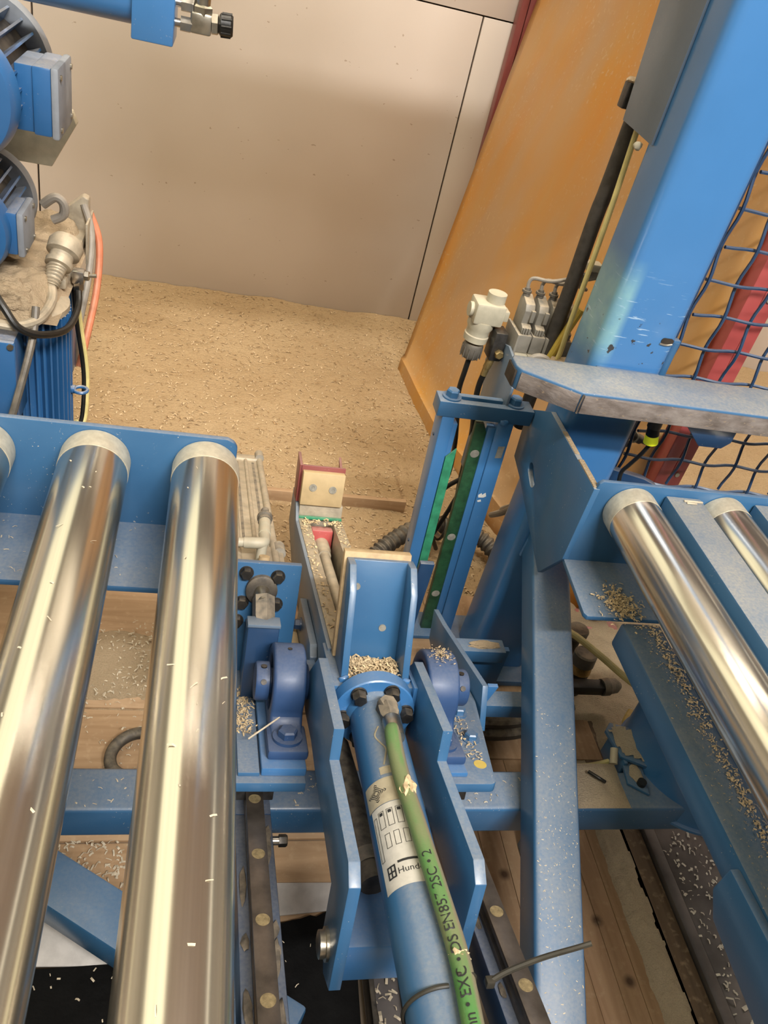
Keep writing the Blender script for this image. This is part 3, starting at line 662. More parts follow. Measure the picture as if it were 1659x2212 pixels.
solo('dark_guard_plate', B().box(0.512, 0.546, 1.300, 1.314, 0.0, 0.367, 0.003), 'navy', 'dark navy upright plate standing behind the plywood-backed bracket', 'plate', (0.529, 1.307, 0.0))

# ------------------------------------------------------------------ pneumatic valve terminal
vp = solo('valve_mount_plate', B().prism([(1.625, 0.775), (1.545, 0.80), (1.49, 0.792), (1.455, 0.745), (1.455, 0.60), (1.50, 0.45), (1.60, 0.45), (1.618, 0.655), (1.655, 0.71)], 'x', 0.648, 0.6545, 0.0015), 'greyblue',
     'grey-blue steel plate carrying the pneumatic valves', 'plate', (0.65, 1.55, 0.45))
vt = thing('valve_terminal', 'dusty grey valve terminal with four solenoid valves and cables', 'valve terminal', (0.72, 1.575, 0.745))
VX = [0.662 + 0.0315 * k for k in range(4)]
for k, x in enumerate(VX):
    part('manifold_block', B().box(x - 0.0005, x + 0.030, 1.53, 1.615, 0.752, 0.790, 0.002), 'cream', vt)
    part('port', B().cyl((x + 0.014, 1.531, 0.768), (x + 0.014, 1.5285, 0.768), 0.009, seg=16).cyl((x + 0.026, 1.531, 0.783), (x + 0.026, 1.529, 0.783), 0.002, seg=8), 'brass', vt)
    vb = part('valve_body', B().box(x, x + 0.0295, 1.538, 1.612, 0.7905, 0.832, 0.0025), 'grey', vt)
    co_ = B().prism([(1.545, 0.832), (1.545, 0.846), (1.560, 0.850), (1.558, 0.878), (1.566, 0.892), (1.604, 0.902), (1.610, 0.890), (1.610, 0.832)], 'x', x + 0.003, x + 0.025, 0.0015)
    for q in (0.006, 0.012, 0.018): co_.box(x + q, x + q + 0.0025, 1.541, 1.548, 0.834, 0.846)
    co_.box(x + 0.017, x + 0.026, 1.552, 1.560, 0.856, 0.882, 0.001)
    sol = part('solenoid', co_, 'grey', vt)
    part('plug', B().cyl((x + 0.010, 1.598, 0.897), (x + 0.009, 1.600, 0.915), 0.0085, 0.006, seg=12).cyl((x + 0.009, 1.600, 0.905), (x + 0.009, 1.600, 0.910), 0.0105, seg=12), 'greydk', sol)
    part('cable', B().tube([(x + 0.009, 1.600, 0.912), (x + 0.008, 1.601, 0.928), (x + 0.016, 1.598, 0.938), (x + 0.05 - 0.004 * k, 1.585, 0.942 - 0.002 * k), (0.757 + 0.004 * k, 1.575, 0.962 - 0.003 * k), (0.80 + 0.003 * k, 1.570, 0.988 - 0.005 * k), (0.86, 1.565, 1.01 - 0.006 * k)], 0.0042, 8), 'greycable', sol)
part('end_plate', B().box(0.6555, 0.6612, 1.53, 1.615, 0.755, 0.835, 0.002), 'grey', vt)
solo('cable_clip', B().box(0.765, 0.80, 1.555, 1.585, 0.985, 1.002, 0.004), 'cream', 'cream clip bundling the valve cables behind the column', 'clip', (0.78, 1.57, 0.985))
fr = thing('filter_regulator', 'cream pneumatic filter regulator with round grey knob beside the valves', 'regulator', (0.595, 1.595, 0.745)); fr.location.z -= 0.013; fr.location.x -= 0.003
part('body', B().box(0.566, 0.634, 1.572, 1.632, 0.838, 0.886, 0.006), 'cream', fr)
part('bell', B().lathe((0.594, 1.600, 0.842), (-0.05, 0, -1), [(0, 0.030), (0.014, 0.030), (0.022, 0.026), (0.034, 0.026), (0.036, 0.028), (0.050, 0.027)], 24), 'cream', fr)
part('boss', B().cyl((0.612, 1.60, 0.884), (0.612, 1.60, 0.906), 0.021, seg=24), 'cream', fr)
part('port_boss', B().cyl((0.566, 1.60, 0.862), (0.558, 1.60, 0.862), 0.016, seg=20), 'cream', fr)
part('connector', B().box(0.630, 0.648, 1.585, 1.615, 0.848, 0.872, 0.003), 'cream', fr)
kb = B().lathe((0.592, 1.598, 0.786), (-0.05, 0, -1), [(0, 0.021), (0.006, 0.0235), (0.030, 0.0225), (0.036, 0.018)], 24)
for i in range(12):
    a = i / 12 * 6.283; kb.box(-0.001, 0.001, -0.001, 0.001, 0, 0.026, 0, Matrix.Translation((0.591 + 0.0232 * math.cos(a), 1.598 + 0.0232 * math.sin(a), 0.752)))
part('knob', kb, 'greydk', fr)
part('distributor', B().box(0.622, 0.650, 1.560, 1.605, 0.765, 0.832, 0.002), 'darksteel', fr, 'dark square distributor block')
part('fitting', B().hexb((0.640, 1.56, 0.785), (0, -1, 0.0), 0.010, 0.012).cyl((0.632, 1.572, 0.766), (0.628, 1.572, 0.742), 0.009, seg=12).cyl((0.628, 1.572, 0.744), (0.626, 1.572, 0.722), 0.0075, seg=12), 'brass', fr)
def cable(name, pts, r, m, lab, cat='hose', sub=6, frame='W'):
    return solo(name, B().tube(pts, r, 10, sub), m, lab, cat, pts[-1], frame)
cable('air_hose', [(0.589, 1.598, 0.751), (0.588, 1.60, 0.70), (0.592, 1.61, 0.64), (0.615, 1.63, 0.56), (0.64, 1.65, 0.46), (0.65, 1.66, 0.36), (0.63, 1.67, 0.25), (0.66, 1.68, 0.16), (0.70, 1.70, 0.08)], 0.0062, 'rubber', 'black air hose hanging from the grey regulator knob')
cable('air_hose', [(0.6255, 1.572, 0.724), (0.622, 1.575, 0.68), (0.630, 1.58, 0.62), (0.652, 1.60, 0.54), (0.67, 1.63, 0.44), (0.69, 1.66, 0.33), (0.72, 1.70, 0.22), (0.74, 1.72, 0.12)], 0.0068, 'rubber', 'black air hose hanging from the brass fitting')
cable('air_hose', [(0.70, 1.56, 0.45), (0.665, 1.60, 0.40), (0.630, 1.62, 0.34), (0.622, 1.63, 0.27), (0.64, 1.64, 0.21), (0.655, 1.65, 0.17), (0.68, 1.66, 0.24), (0.70, 1.67, 0.30), (0.74, 1.70, 0.33)], 0.006, 'rubber', 'black air hose looping behind the green wear strip')
solo('hydraulic_pipe', B().tube([(0.745, 1.556, 2.3), (0.745, 1.556, 1.27), (0.741, 1.553, 1.1), (0.742, 1.55, 0.95), (0.741, 1.55, 0.82), (0.742, 1.55, 0.60)], 0.0155, 16), 'hosedark', 'thick dark hose running down beside the blue column', 'hose', (0.742, 1.55, 0.6))
t = thing('hose_clamp', 'dark hose clamp with dusty top under the grey cover plate', 'clamp', (0.735, 1.56, 1.30))
part('clamp_body', B().box(0.722, 0.745, 1.573, 1.598, 1.29, 1.335, 0.003), 'darksteel', t); part('dust_cap', B().blob((0.734, 1.585, 1.338), 0.016, 0.016, 0.006, 2, 0.3, 2), 'heap', t)
cable('yellow_cable', [(0.743, 1.52, 1.27), (0.741, 1.50, 1.1), (0.745, 1.50, 0.9), (0.752, 1.51, 0.80), (0.742, 1.53, 0.72)], 0.0055, 'paleyellow', 'pale yellow cable running down the back of the blue column', 'cable')
cable('yellow_cable', [(0.775, 1.535, 0.91), (0.755, 1.532, 0.84), (0.745, 1.535, 0.79), (0.735, 1.54, 0.74)], 0.009, 'yellow', 'short thick yellow cable behind the dark hose', 'cable')
cable('grey_cable', [(0.672, 1.512, 0.74), (0.682, 1.505, 0.785), (0.70, 1.50, 0.805), (0.725, 1.50, 0.80), (0.737, 1.505, 0.775), (0.74, 1.515, 0.74)], 0.0075, 'greycable', 'grey cable arching behind the end of the stop arm', 'cable')
solo('cable_tie', B().blob((0.722, 1.452, 1.255), 0.008, 0.008, 0.008, 4, 0.3, 2), 'cream', 'small white cable tie head at the column edge', 'cable tie', (0.722, 1.452, 1.25))
db = B().blob((0.765, 1.49, 0.795), 0.035, 0.035, 0.012, 5, 0.4, 3)
solo('sawdust_heap', db, 'heap', 'small sawdust heap lying beside the valve terminal', 'sawdust', (0.765, 1.49, 0.783), kind='stuff')
solo('shelf_plate', B().box(0.73, 0.81, 1.456, 1.53, 0.774, 0.784, 0.001), 'blue', 'small blue shelf plate behind the column holding sawdust', 'plate', (0.77, 1.49, 0.774))

# ------------------------------------------------------------------ cross beam
be = thing('cross_beam', 'blue square cross beam lying low behind the slide rails', 'beam', (0.3, 0.81, 0))
part('beam_tube', B().box(-0.75, 1.10, 0.769, 0.852, 0.172, 0.25, 0.008, None, 3), 'bluedust', be)
for x in (-0.65, 0.735): part('foot', B().box(x, x + 0.06, 0.78, 0.842, 0, 0.174, 0.004), 'blue', be)
part('brace', B().box(-0.04, 0.04, 0, 0.62, -0.035, 0.035, 0.006, Matrix.Translation((-0.30, 0.80, 0.12)) @ Matrix.Rotation(R(-123), 4, 'Z')), 'blue', be, 'diagonal blue brace')
ch = B(); chips(ch, 80, lambda: (random.choice((random.uniform(-0.15, 0.05), random.uniform(0.22, 0.3), random.uniform(0.50, 0.66))), random.uniform(0.775, 0.846), 0.2505), (0.002, 0.008), (0.0004, 0.0013), 0.3)
part('sawdust_specks', ch, 'chippale', be, kind='stuff')

# ------------------------------------------------------------------ tilted slide rails (frame T: x, along slide u, normal n)
def trail(x, lab):
    t = thing('slide_rail', lab, 'rail', (x, -0.06, -0.10), 'T')
    prof = [(-0.014, 0.0), (0.014, 0.0), (0.014, -0.006), (0.0105, -0.010), (0.0105, -0.016), (0.014, -0.021), (0.014, -0.030), (-0.014, -0.030), (-0.014, -0.021), (-0.0105, -0.016), (-0.0105, -0.010), (-0.014, -0.006)]
    part('rail_bar', B().prism([(x + a, b_) for a, b_ in prof], 'y', -0.62, 0.30, 0.0006), 'rail', t)
    for k in range(-5, 2): part('hole_cap', B().cyl((x, 0.1205 * k, -0.0005), (x, 0.1205 * k, 0.0006), 0.0100, seg=20), 'cap', t)
    part('backing_bar', B().box(x - 0.030, x + 0.030, -0.62, 0.12, -0.085, -0.0305, 0.003), 'navy', t, 'blue backing bar')
    part('backing_bar', B().box(x - 0.030, x + 0.030, 0.12, 0.32, -0.040, -0.0305, 0.002), 'navy', t)
    gz = B()
    for q in range(26):
        u = random.uniform(-0.6, 0.09); gz.blob((x + random.choice((-1, 1)) * 0.021, u, -0.029), 0.006, random.uniform(0.01, 0.04), 0.003, q, 0.5, 1)
    part('grease', gz, 'hosedark', t, kind='stuff')
    part('end_support', B().box(x - 0.025, x + 0.025, -0.61, -0.57, -0.44, -0.085, 0.003), 'navy', t)
    return t
trail(0.145, 'dark steel slide rail with brass hole caps beside the left rollers')
trail(0.485, 'dark steel slide rail with brass hole caps beside the dusty strut')
t = thing('proximity_switch', 'small threaded switch with black nut at the side of the left slide rail', 'switch', (0.19, 0.07, -0.06), 'T')
part('thread', B().cyl((0.176, 0.075, -0.045), (0.186, 0.075, -0.045), 0.007, seg=14), 'steel', t); part('nut', B().hexb((0.186, 0.075, -0.045), (1, 0, 0), 0.010, 0.014), 'blackbolt', t)

def bearing(x0, x1, c0, c1, nb, lab, px0, px1, plate, seatz, grp='pillow block bearings'):
    xc = (x0 + x1) / 2; us = 0.272; ns = 0.128
    t = thing('pillow_block', lab, 'bearing', (xc, us, nb), 'T', None)
    prof = [(us - 0.132, nb), (us - 0.132, nb + 0.018), (us - 0.075, nb + 0.022), (us - 0.066, nb + 0.035)]
    for i in range(13):
        a = R(200 - 220 * i / 12); prof.append((us + 0.068 * math.cos(a), ns + 0.068 * math.sin(a)))
    prof += [(us + 0.066, nb + 0.035), (us + 0.075, nb + 0.022), (us + 0.132, nb + 0.018), (us + 0.132, nb)]
    part('housing', B().prism(prof, 'x', x0, x1, 0.006, None, [circle(us, ns, 0.046, 20)]), 'violet', t, ang=50)
    part('foot', B().box(x0 - 0.006, x1 + 0.006, us - 0.138, us - 0.062, nb, nb + 0.019, 0.006), 'violet', t)
    part('foot', B().box(x0 - 0.006, x1 + 0.006, us + 0.062, us + 0.138, nb, nb + 0.019, 0.006), 'violet', t)
    part('inner_ring', B().cyl((x0 + 0.012, us, ns), (x1 - 0.012, us, ns), 0.0455, seg=28), 'navy', t)
    cl = part('locking_collar', B().lathe((c0, us, ns), (c1 - c0, 0, 0), [(0, 0.030), (0.002, 0.034), (abs(c1 - c0) - 0.003, 0.034), (abs(c1 - c0), 0.032)], 32), 'violet', t)
    part('set_screw', B().cyl(((c0 + c1) / 2, us - 0.008, ns + 0.0325), ((c0 + c1) / 2, us - 0.008, ns + 0.0348), 0.0055, seg=12), 'blackbolt', cl)
    part('set_screw', B().cyl(((c0 + c1) / 2, us - 0.030, ns + 0.016), ((c0 + c1) / 2, us - 0.032, ns + 0.017), 0.005, seg=12), 'blackbolt', cl)
    part('grease_hole', B().cyl((xc, us - 0.004, ns + 0.0675), (xc, us - 0.004, ns + 0.0685), 0.004, seg=10), 'blackbolt', t)
    for s in (-1, 1):
        u = us + s * 0.103
        bo = part('bolt', B().hexb((xc, u, nb + 0.024), (0, 0, 1), 0.0165, 0.014, 0, 0.35), 'violet', t)
        part('washer', B().cyl((xc, u, nb + 0.018), (xc, u, nb + 0.0245), 0.025, seg=24), 'violet', bo)
    return t
bearing(0.164, 0.220, 0.163, 0.138, 0.064, 'dark blue pillow block bearing left of the hydraulic cylinder', 0, 0, 0, 0)
bearing(0.438, 0.496, 0.497, 0.526, 0.058, 'dark blue pillow block bearing right of the hydraulic cylinder', 0, 0, 0, 0)
bp = thing('base_plate', 'blue base plate under the left bearing with sawdust on it', 'base plate', (0.1, 0.3, 0.03), 'T')
part('plate', B().box(0.075, 0.2215, 0.100, 0.44, 0.030, 0.0478, 0.002), 'bluedust', bp)
part('spacer', B().box(0.149, 0.2225, 0.116, 0.42, 0.048, 0.0635, 0.003), 'blueclean', bp)
part('side_block', B().box(0.112, 0.147, 0.115, 0.42, 0.048, 0.056, 0.002), 'bluedust', bp)
for u in (0.14, 0.30): part('rail_carriage', B().box(0.112, 0.178, u, u + 0.10, -0.02, 0.0298, 0.002), 'darksteel', bp)
bp2 = thing('base_plate', 'blue base plate under the right bearing with yellow round sticker', 'base plate', (0.48, 0.3, 0.03), 'T')
rp = [(0.455, 0.100), (0.540, 0.100)] + [(0.540 + 0.012 * math.sin(R(a)), 0.112 - 0.012 * math.cos(R(a))) for a in (22, 45, 67, 90)] + [(0.590, 0.35), (0.590, 0.44), (0.425, 0.44), (0.425, 0.20)]
part('plate', B().prism(rp, 'z', 0.030, 0.0478, 0.002), 'bluedust', bp2)
part('spacer', B().box(0.432, 0.502, 0.116, 0.42, 0.048, 0.0578, 0.003), 'blueclean', bp2)
part('round_sticker', B().cyl((0.5365, 0.152, 0.0478), (0.5365, 0.152, 0.0484), 0.0115, seg=24), 'yellow', bp2, 'round yellow sticker')
for u in (0.225, 0.305): part('bolt', B().hexb((0.5405, u, 0.0478), (0, 0, 1), 0.0125, 0.012, 0.017, 0.2), 'blue', bp2)
for u in (0.14, 0.30): part('rail_carriage', B().box(0.452, 0.518, u, u + 0.10, -0.02, 0.0298, 0.002), 'darksteel', bp2)

# swivel unit : cheeks, shaft, trunnion block, cross tube
sw = thing('swivel_frame', 'blue swivel frame with two long cheek plates around the cylinder', 'swivel frame', (0.32, 0.1, -0.05), 'T')
ck = [(0.198, 0.222), (0.006, 0.220), (0.004, 0.167), (-0.186, 0.161), (-0.209, 0.141), (-0.205, -0.035), (-0.165, -0.052), (-0.125, -0.02), (-0.125, 0.066), (0.10, 0.083), (0.155, 0.090), (0.24, 0.085), (0.31, 0.10), (0.312, 0.150), (0.262, 0.156)]
for x0, x1 in ((0.2295, 0.2455), (0.3945, 0.4105)): part('cheek_plate', B().prism(ck, 'x', x0, x1, 0.0012), 'bluedust', sw)
part('shaft', B().cyl((0.142, 0.272, 0.128), (0.522, 0.272, 0.128), 0.023, seg=28), 'violet', sw)
for x, s in ((0.2295, -1), (0.4105, 1)): part('shaft_weld', B().lathe((x, 0.272, 0.128), (s, 0, 0), [(0, 0.031), (0.006, 0.026), (0.008, 0.023)], 24), 'violet', sw)
part('trunnion_block', B().box(0.252, 0.392, 0.160, 0.300, 0.09, 0.194, 0.003), 'bluedust', sw)
part('lug', B().prism([(0.15, 0.20), (0.15, 0.165), (0.19, 0.15), (0.24, 0.15), (0.24, 0.20)], 'x', 0.388, 0.3945, 0.001), 'blueclean', sw)
part('cross_tube', B().box(0.2455, 0.3945, -0.184, -0.085, -0.046, 0.015, 0.004), 'blueclean', sw)
part('pin_bolt', B().lathe((0.2295, -0.160, -0.004), (-1, 0, 0), [(0, 0.022), (0.004, 0.022), (0.005, 0.018), (0.012, 0.018), (0.013, 0.015)], 24), 'zinc', sw)

gsp = thing('damper', 'dark round damper with pale collar between the cheek plates', 'damper', (0.29, -0.05, 0.03), 'T')
part('damper_tube', B().cyl((0.300, -0.10, 0.035), (0.276, 0.16, 0.075), 0.021, seg=20), 'hosedark', gsp)
part('collar', B().cyl((0.2975, -0.072, 0.040), (0.2955, -0.05, 0.0435), 0.0225, seg=20), 'greydk', gsp)

# hydraulic cylinder
FC = Vector((0.322, 0.140, 0.160)); EC = Vector((0.320, -0.60, 0.063)); AX = (EC - FC).normalized()
SID = Vector((1, 0, 0)); NUP = SID.cross(AX); NUP = NUP if NUP.z > 0 else -NUP
hc = thing('hydraulic_cylinder', 'blue hydraulic cylinder with bolted round flange and white maker label', 'cylinder', FC + AX * 0.3, 'T')
CR = 0.041
part('barrel', B().lathe(FC, AX, [(0, CR + 0.008), (0.010, CR + 0.006), (0.018, CR), ((EC - FC).length, CR)], 48), 'bluedust', hc)
fl = part('flange', B().lathe(FC - AX * 0.022, AX, [(0, 0.066), (0.002, 0.068), (0.026, 0.068), (0.028, 0.066)], 48), 'blueclean', hc)
for a in (128, 66, 8, -50, 188, 248):
    p = FC + AX * 0.006 + (SID * math.cos(R(a)) + NUP * math.sin(R(a))) * 0.052
    part('flange_bolt', B().cyl(p, p + AX * 0.004, 0.0135, seg=20).hexb(p + AX * 0.003, AX, 0.0125, 0.016), 'blackbolt', fl)
pf = FC + AX * 0.045 + NUP * (CR - 0.004) + SID * 0.006
ft = part('port_fitting', B().hexb(pf, NUP, 0.0165, 0.026).hexb(pf + NUP * 0.014 + AX * 0.004, AX + NUP * 0.12, 0.0165, 0.028), 'greydk', hc, 'grey steel hose fitting')
part('ferrule', B().lathe(pf + NUP * 0.0165 + AX * 0.030, AX + NUP * 0.02, [(0, 0.0125), (0.004, 0.0145), (0.040, 0.0145), (0.044, 0.0135)], 20), 'zinc', ft)
def on_barrel(a, s, lift=0.0004):      # a: arc length from the top line (positive right), s: distance from flange
    th = a / CR
    return FC + AX * s + (SID * math.sin(th) + NUP * math.cos(th)) * (CR + lift)
def patch(a0, a1, s0, s1, lift, na=16, ns=6, rnd=0.0):
    vs = [on_barrel(a0 + (a1 - a0) * i / na, s0 + (s1 - s0) * j / ns, lift) for j in range(ns + 1) for i in range(na + 1)]
    return vs, [(j * (na + 1) + i, j * (na + 1) + i + 1, (j + 1) * (na + 1) + i + 1, (j + 1) * (na + 1) + i) for j in range(ns) for i in range(na)]
lb = part('maker_label', B().add(*patch(-0.052, 0.020, 0.222, 0.352, 0.0005)), 'sticker', hc, 'white maker label')
tn_ = part('test_label', B().add(*patch(-0.058, 0.010, 0.178, 0.221, 0.0005)), 'stickertan', hc, 'tan inspection label')
lp = B()
def frame_box(a0, a1, s0, s1, wd=0.0007):
    for q in ((a0, a1, s0, s0 + wd), (a0, a1, s1 - wd, s1), (a0, a0 + wd, s0, s1), (a1 - wd, a1, s0, s1)): lp.add(*patch(*q, 0.0009, 2, 2))
for k in range(4): frame_box(-0.040 + 0.013 * k, -0.031 + 0.013 * k, 0.232, 0.260)
for k in range(3): frame_box(-0.036 + 0.013 * k, -0.028 + 0.013 * k, 0.270, 0.292)
frame_box(-0.0495, -0.0435, 0.236, 0.306)
for k in range(4): lp.add(*patch(-0.038 + 0.013 * k, -0.033 + 0.013 * k, 0.234, 0.239, 0.0009, 2, 2))
lp.add(*patch(-0.026, 0.016, 0.3150, 0.3185, 0.0009, 6, 1))
frame_box(-0.043, -0.030, 0.3175, 0.336, 0.0022); lp.add(*patch(-0.0375, -0.0355, 0.3175, 0.336, 0.0009, 1, 2)); lp.add(*patch(-0.043, -0.030, 0.3258, 0.328, 0.0009, 2, 1))
def wrap_text(b, txt, size, a0, s0, lift=0.0009, flip=False):
    v, f = text_geo(txt, size)
    b.add([on_barrel(a0 + x, s0 - y, lift) if not flip else on_barrel(a0 + y, s0 - x, lift) for x, y in v], f)
wrap_text(lp, 'Hundegger', 0.0125, -0.028, 0.334)
part('printing', lp, 'print', lb)
tp = B()
def dia(a, s, r):
    c = [on_barrel(a - r, s, .0009), on_barrel(a, s - r, .0009), on_barrel(a + r, s, .0009), on_barrel(a, s + r, .0009)]; return c
for r in (0.016, 0.0125, 0.009, 0.0055):
    o_ = dia(-0.036, 0.199, r); i_ = dia(-0.036, 0.199, r - 0.0016)
    tp.add(o_ + i_, [(0, 1, 5, 4), (1, 2, 6, 5), (2, 3, 7, 6), (3, 0, 4, 7)])
part('printing', tp, 'print', tn_)
dg = B(); wrap_text(dg, '99015', 0.012, 0.008, 0.395, 0.0004, True); part('stamped_digits', dg, 'greyblue', hc)
dr = [(-0.012, 0.078), (-0.020, 0.095), (-0.014, 0.112), (-0.008, 0.125), (-0.012, 0.142), (-0.016, 0.155)]
part('paint_run', B().tube([on_barrel(a, s, 0.0002) for a, s in dr], 0.0014, 6), 'stickertan', hc, 'dried tan glue run')
part('glue_spot', B().add(*patch(-0.024, 0.002, 0.158, 0.172, 0.0004, 5, 2)), 'stickertan', hc, 'dried tan glue run')

# hose on the cylinder
HS = [tuple(pf + NUP * 0.0165 + AX * 0.060), (0.3225, 0.02, 0.204), (0.3215, -0.05, 0.190), (0.3265, -0.15, 0.1795), (0.3325, -0.25, 0.1655), (0.3365, -0.33, 0.153), (0.331, -0.42, 0.1415), (0.327, -0.56, 0.125)]
HR = 0.0122
hz = thing('hydraulic_hose', 'green printed hydraulic hose lying along the top of the blue cylinder', 'hose', HS[4], 'T')
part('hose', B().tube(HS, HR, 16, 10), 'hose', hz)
def hose_pt(u):
    for a, b_ in zip(HS, HS[1:]):
        if b_[1] <= u <= a[1]:
            k = (a[1] - u) / (a[1] - b_[1]); return Vector(a).lerp(Vector(b_), k), (Vector(b_) - Vector(a)).normalized()
    return Vector(HS[-1]), Vector((0, -1, 0))
hb = B()
def hose_text(txt, u0, size, cen):       # reads from the viewer up towards the flange
    v, f = text_geo(txt, size); vs = []
    for x, y in v:
        c, ax_ = hose_pt(u0 + x); s_ = Vector((1, 0, 0)); n_ = s_.cross(ax_); n_ = n_ if n_.z > 0 else -n_
        th = cen - (y - size * 0.35) / HR
        vs.append(c + (s_ * math.sin(th) + n_ * math.cos(th)) * (HR + 0.0006))
    hb.add(vs, f)
hose_text('undmann \u2022 EXC \u2022 DS EN857 2SC \u2022 2', -0.455, 0.0175, -0.45)
part('printing', hb, 'print', hz)
ck_ = B()
for u, l in ((-0.088, 0.020), (-0.325, 0.006)):
    c, a_ = hose_pt(u); ck_.blob(c + Vector((0.001, 0, 0.0055)), 0.0095, l, 0.0078, u * 50, 0.9, 3)
part('sawdust_clump', ck_, 'chip', hz, 'caked sawdust clump', kind='stuff')
ti = thing('cable_tie', 'long dark cable tie strapped round cylinder and hose with loose tail', 'cable tie', (0.36, -0.35, 0.1), 'T')
cc = FC + AX * (0.140 + 0.345); ring = []
for i in range(26):
    a = 2 * math.pi * i / 25; rr = CR + 0.002
    q = cc + (SID * math.sin(a) + NUP * math.cos(a)) * rr
    if -0.2 < a < 0.75: q += NUP * 0.021 * math.cos((a - 0.27) * 1.6) + SID * 0.006
    ring.append(q)
part('strap', B().tube(ring, 0.0026, 8, 3), 'tie', ti)
hd = Vector((0.366, -0.350, 0.146))
part('head', B().box(hd.x - 0.005, hd.x + 0.005, hd.y - 0.005, hd.y + 0.005, hd.z - 0.005, hd.z + 0.005, 0.0015), 'tie', ti)
part('tail', B().tube([hd, (0.385, -0.348, 0.158), (0.42, -0.350, 0.178), (0.455, -0.356, 0.198), (0.470, -0.358, 0.206)], lambda t: 0.0036 - 0.0006 * t, 8), 'tie', ti)

# plywood-backed U bracket
ub = thing('clamp_bracket', 'blue U-shaped clamp bracket with plywood backing and sawdust inside', 'bracket', (0.322, 0.22, 0.194), 'T')
SH = Matrix(((1, 0, 0, 0), (0, 1, 0.17, -0.17 * 0.2), (0, 0, 1, 0), (0, 0, 0, 1)))
part('web', B().box(0.278, 0.374, 0.236, 0.246, 0.194, 0.374, 0.001, SH), 'blue', ub)
for x0, x1 in ((0.2675, 0.2795), (0.372, 0.384)):
    part('side_flange', B().prism([(0.246, 0.194), (0.246, 0.374), (0.215, 0.374), (0.190, 0.337), (0.176, 0.194)], 'x', x0, x1, 0.0015, SH), 'bluedust', ub)
part('plywood_backing', B().box(0.263, 0.3805, 0.2465, 0.262, 0.198, 0.383, 0.001, SH), 'ply', ub, 'pale plywood backing board')
for x, n_ in ((0.288, 0.328), (0.342, 0.258)):
    part('screw', B().cyl((x, 0.2365 + 0.17 * (n_ - 0.2), n_), (x, 0.2345 + 0.17 * (n_ - 0.2), n_), 0.0065, seg=14).cyl((x, 0.236 + 0.17 * (n_ - 0.2), n_), (x, 0.2338 + 0.17 * (n_ - 0.2), n_), 0.0035, seg=10), 'palesteel', ub)
for x in (0.273, 0.378): part('weld_bead', B().blob((x, 0.174, 0.197), 0.009, 0.006, 0.007, x * 90, 0.4, 2), 'blueclean', ub)
ch = B()
chips(ch, 900, lambda: (random.uniform(0.281, 0.369), 0.231 - abs(random.gauss(0, 0.022)), 0.1945 + random.uniform(0, 0.012)), (0.004, 0.014), (0.0005, 0.0018), 0.3)
chips(ch, 60, lambda: (random.uniform(0.275, 0.365), random.uniform(0.165, 0.19), 0.1945), (0.005, 0.014), (0.0006, 0.002), 0.4)
solo('wood_shavings', ch, 'chip', 'heap of wood shavings inside the U-shaped clamp bracket', 'shavings', (0.32, 0.21, 0.194), 'T', kind='stuff')
ch = B()
chips(ch, 520, lambda: (0.122 + random.gauss(0, 0.010), random.uniform(0.215, 0.36), 0.049 + random.uniform(0, 0.010)), (0.004, 0.014), (0.0005, 0.0016), 0.3)
solo('wood_shavings', ch, 'chip', 'wood shavings piled on the left base plate beside the last roller', 'shavings', (0.12, 0.28, 0.048), 'T', kind='stuff')
ch = B()
chips(ch, 110, lambda: (0.53 + random.gauss(0, 0.010), random.uniform(0.16, 0.30), 0.049 + random.uniform(0, 0.003)), (0.002, 0.009), (0.0003, 0.0012), 0.3)
chips(ch, 160, lambda: (0.468 + random.gauss(0, 0.010), 0.272 + random.gauss(0, 0.014), 0.1965), (0.002, 0.006), (0.0003, 0.001), 0.2)
solo('wood_shavings', ch, 'chip', 'loose wood shavings lying on the right bearing and its base plate', 'shavings', (0.53, 0.2, 0.048), 'T', kind='stuff')
solo('wood_splinter', B().cyl((0.128, 0.17, 0.080), (0.192, 0.215, 0.102), 0.0016, seg=6), 'chippale', 'thin wood splinter lying across the left bearing foot', 'splinter', (0.16, 0.19, 0.085), 'T')

# ------------------------------------------------------------------ clamp slide (fork) behind the bracket
fk = thing('clamp_slide', 'dusty grey forked clamp slide with tan screwed jaw block', 'clamp slide', (0.32, 0.6, 0.1), 'T')
part('slide_bar', B().box(0.2655, 0.292, 0.27, 0.905, 0.10, 0.200, 0.0015), 'dustgrey', fk); part('slide_bar', B().box(0.350, 0.374, 0.27, 0.905, 0.10, 0.200, 0.0015), 'dustgrey', fk)
part('floor_plate', B().box(0.292, 0.350, 0.27, 0.905, 0.100, 0.106), 'darksteel', fk)
part('side_plate', B().prism([(0.27, 0.06), (0.27, 0.199), (0.88, 0.199), (0.95, 0.255), (1.00, 0.245), (1.01, 0.15), (0.80, 0.075)], 'x', 0.2575, 0.2652, 0.001), 'greyblue', fk)
part('end_bar', B().box(0.266, 0.374, 0.905, 0.93, 0.10, 0.236, 0.002), 'dustgrey', fk)
part('liner', B().box(0.266, 0.374, 0.897, 0.9045, 0.1985, 0.206, 0.0006), 'green', fk, 'thin green liner')
jb = part('jaw_block', B().box(0.264, 0.3675, 0.895, 0.918, 0.2365, 0.320, 0.0015), 'block', fk, 'tan jaw block')
for x, n_ in ((0.291, 0.2825), (0.340, 0.2805)):
    part('socket_screw', B().lathe((x, 0.8955, n_), (0, -1, 0), [(-0.001, 0.0112), (0.0003, 0.0112), (0.0004, 0.0098), (0.0022, 0.0094), (0.0024, 0.0045), (0.0008, 0.0042)], 20), 'palesteel', jb)
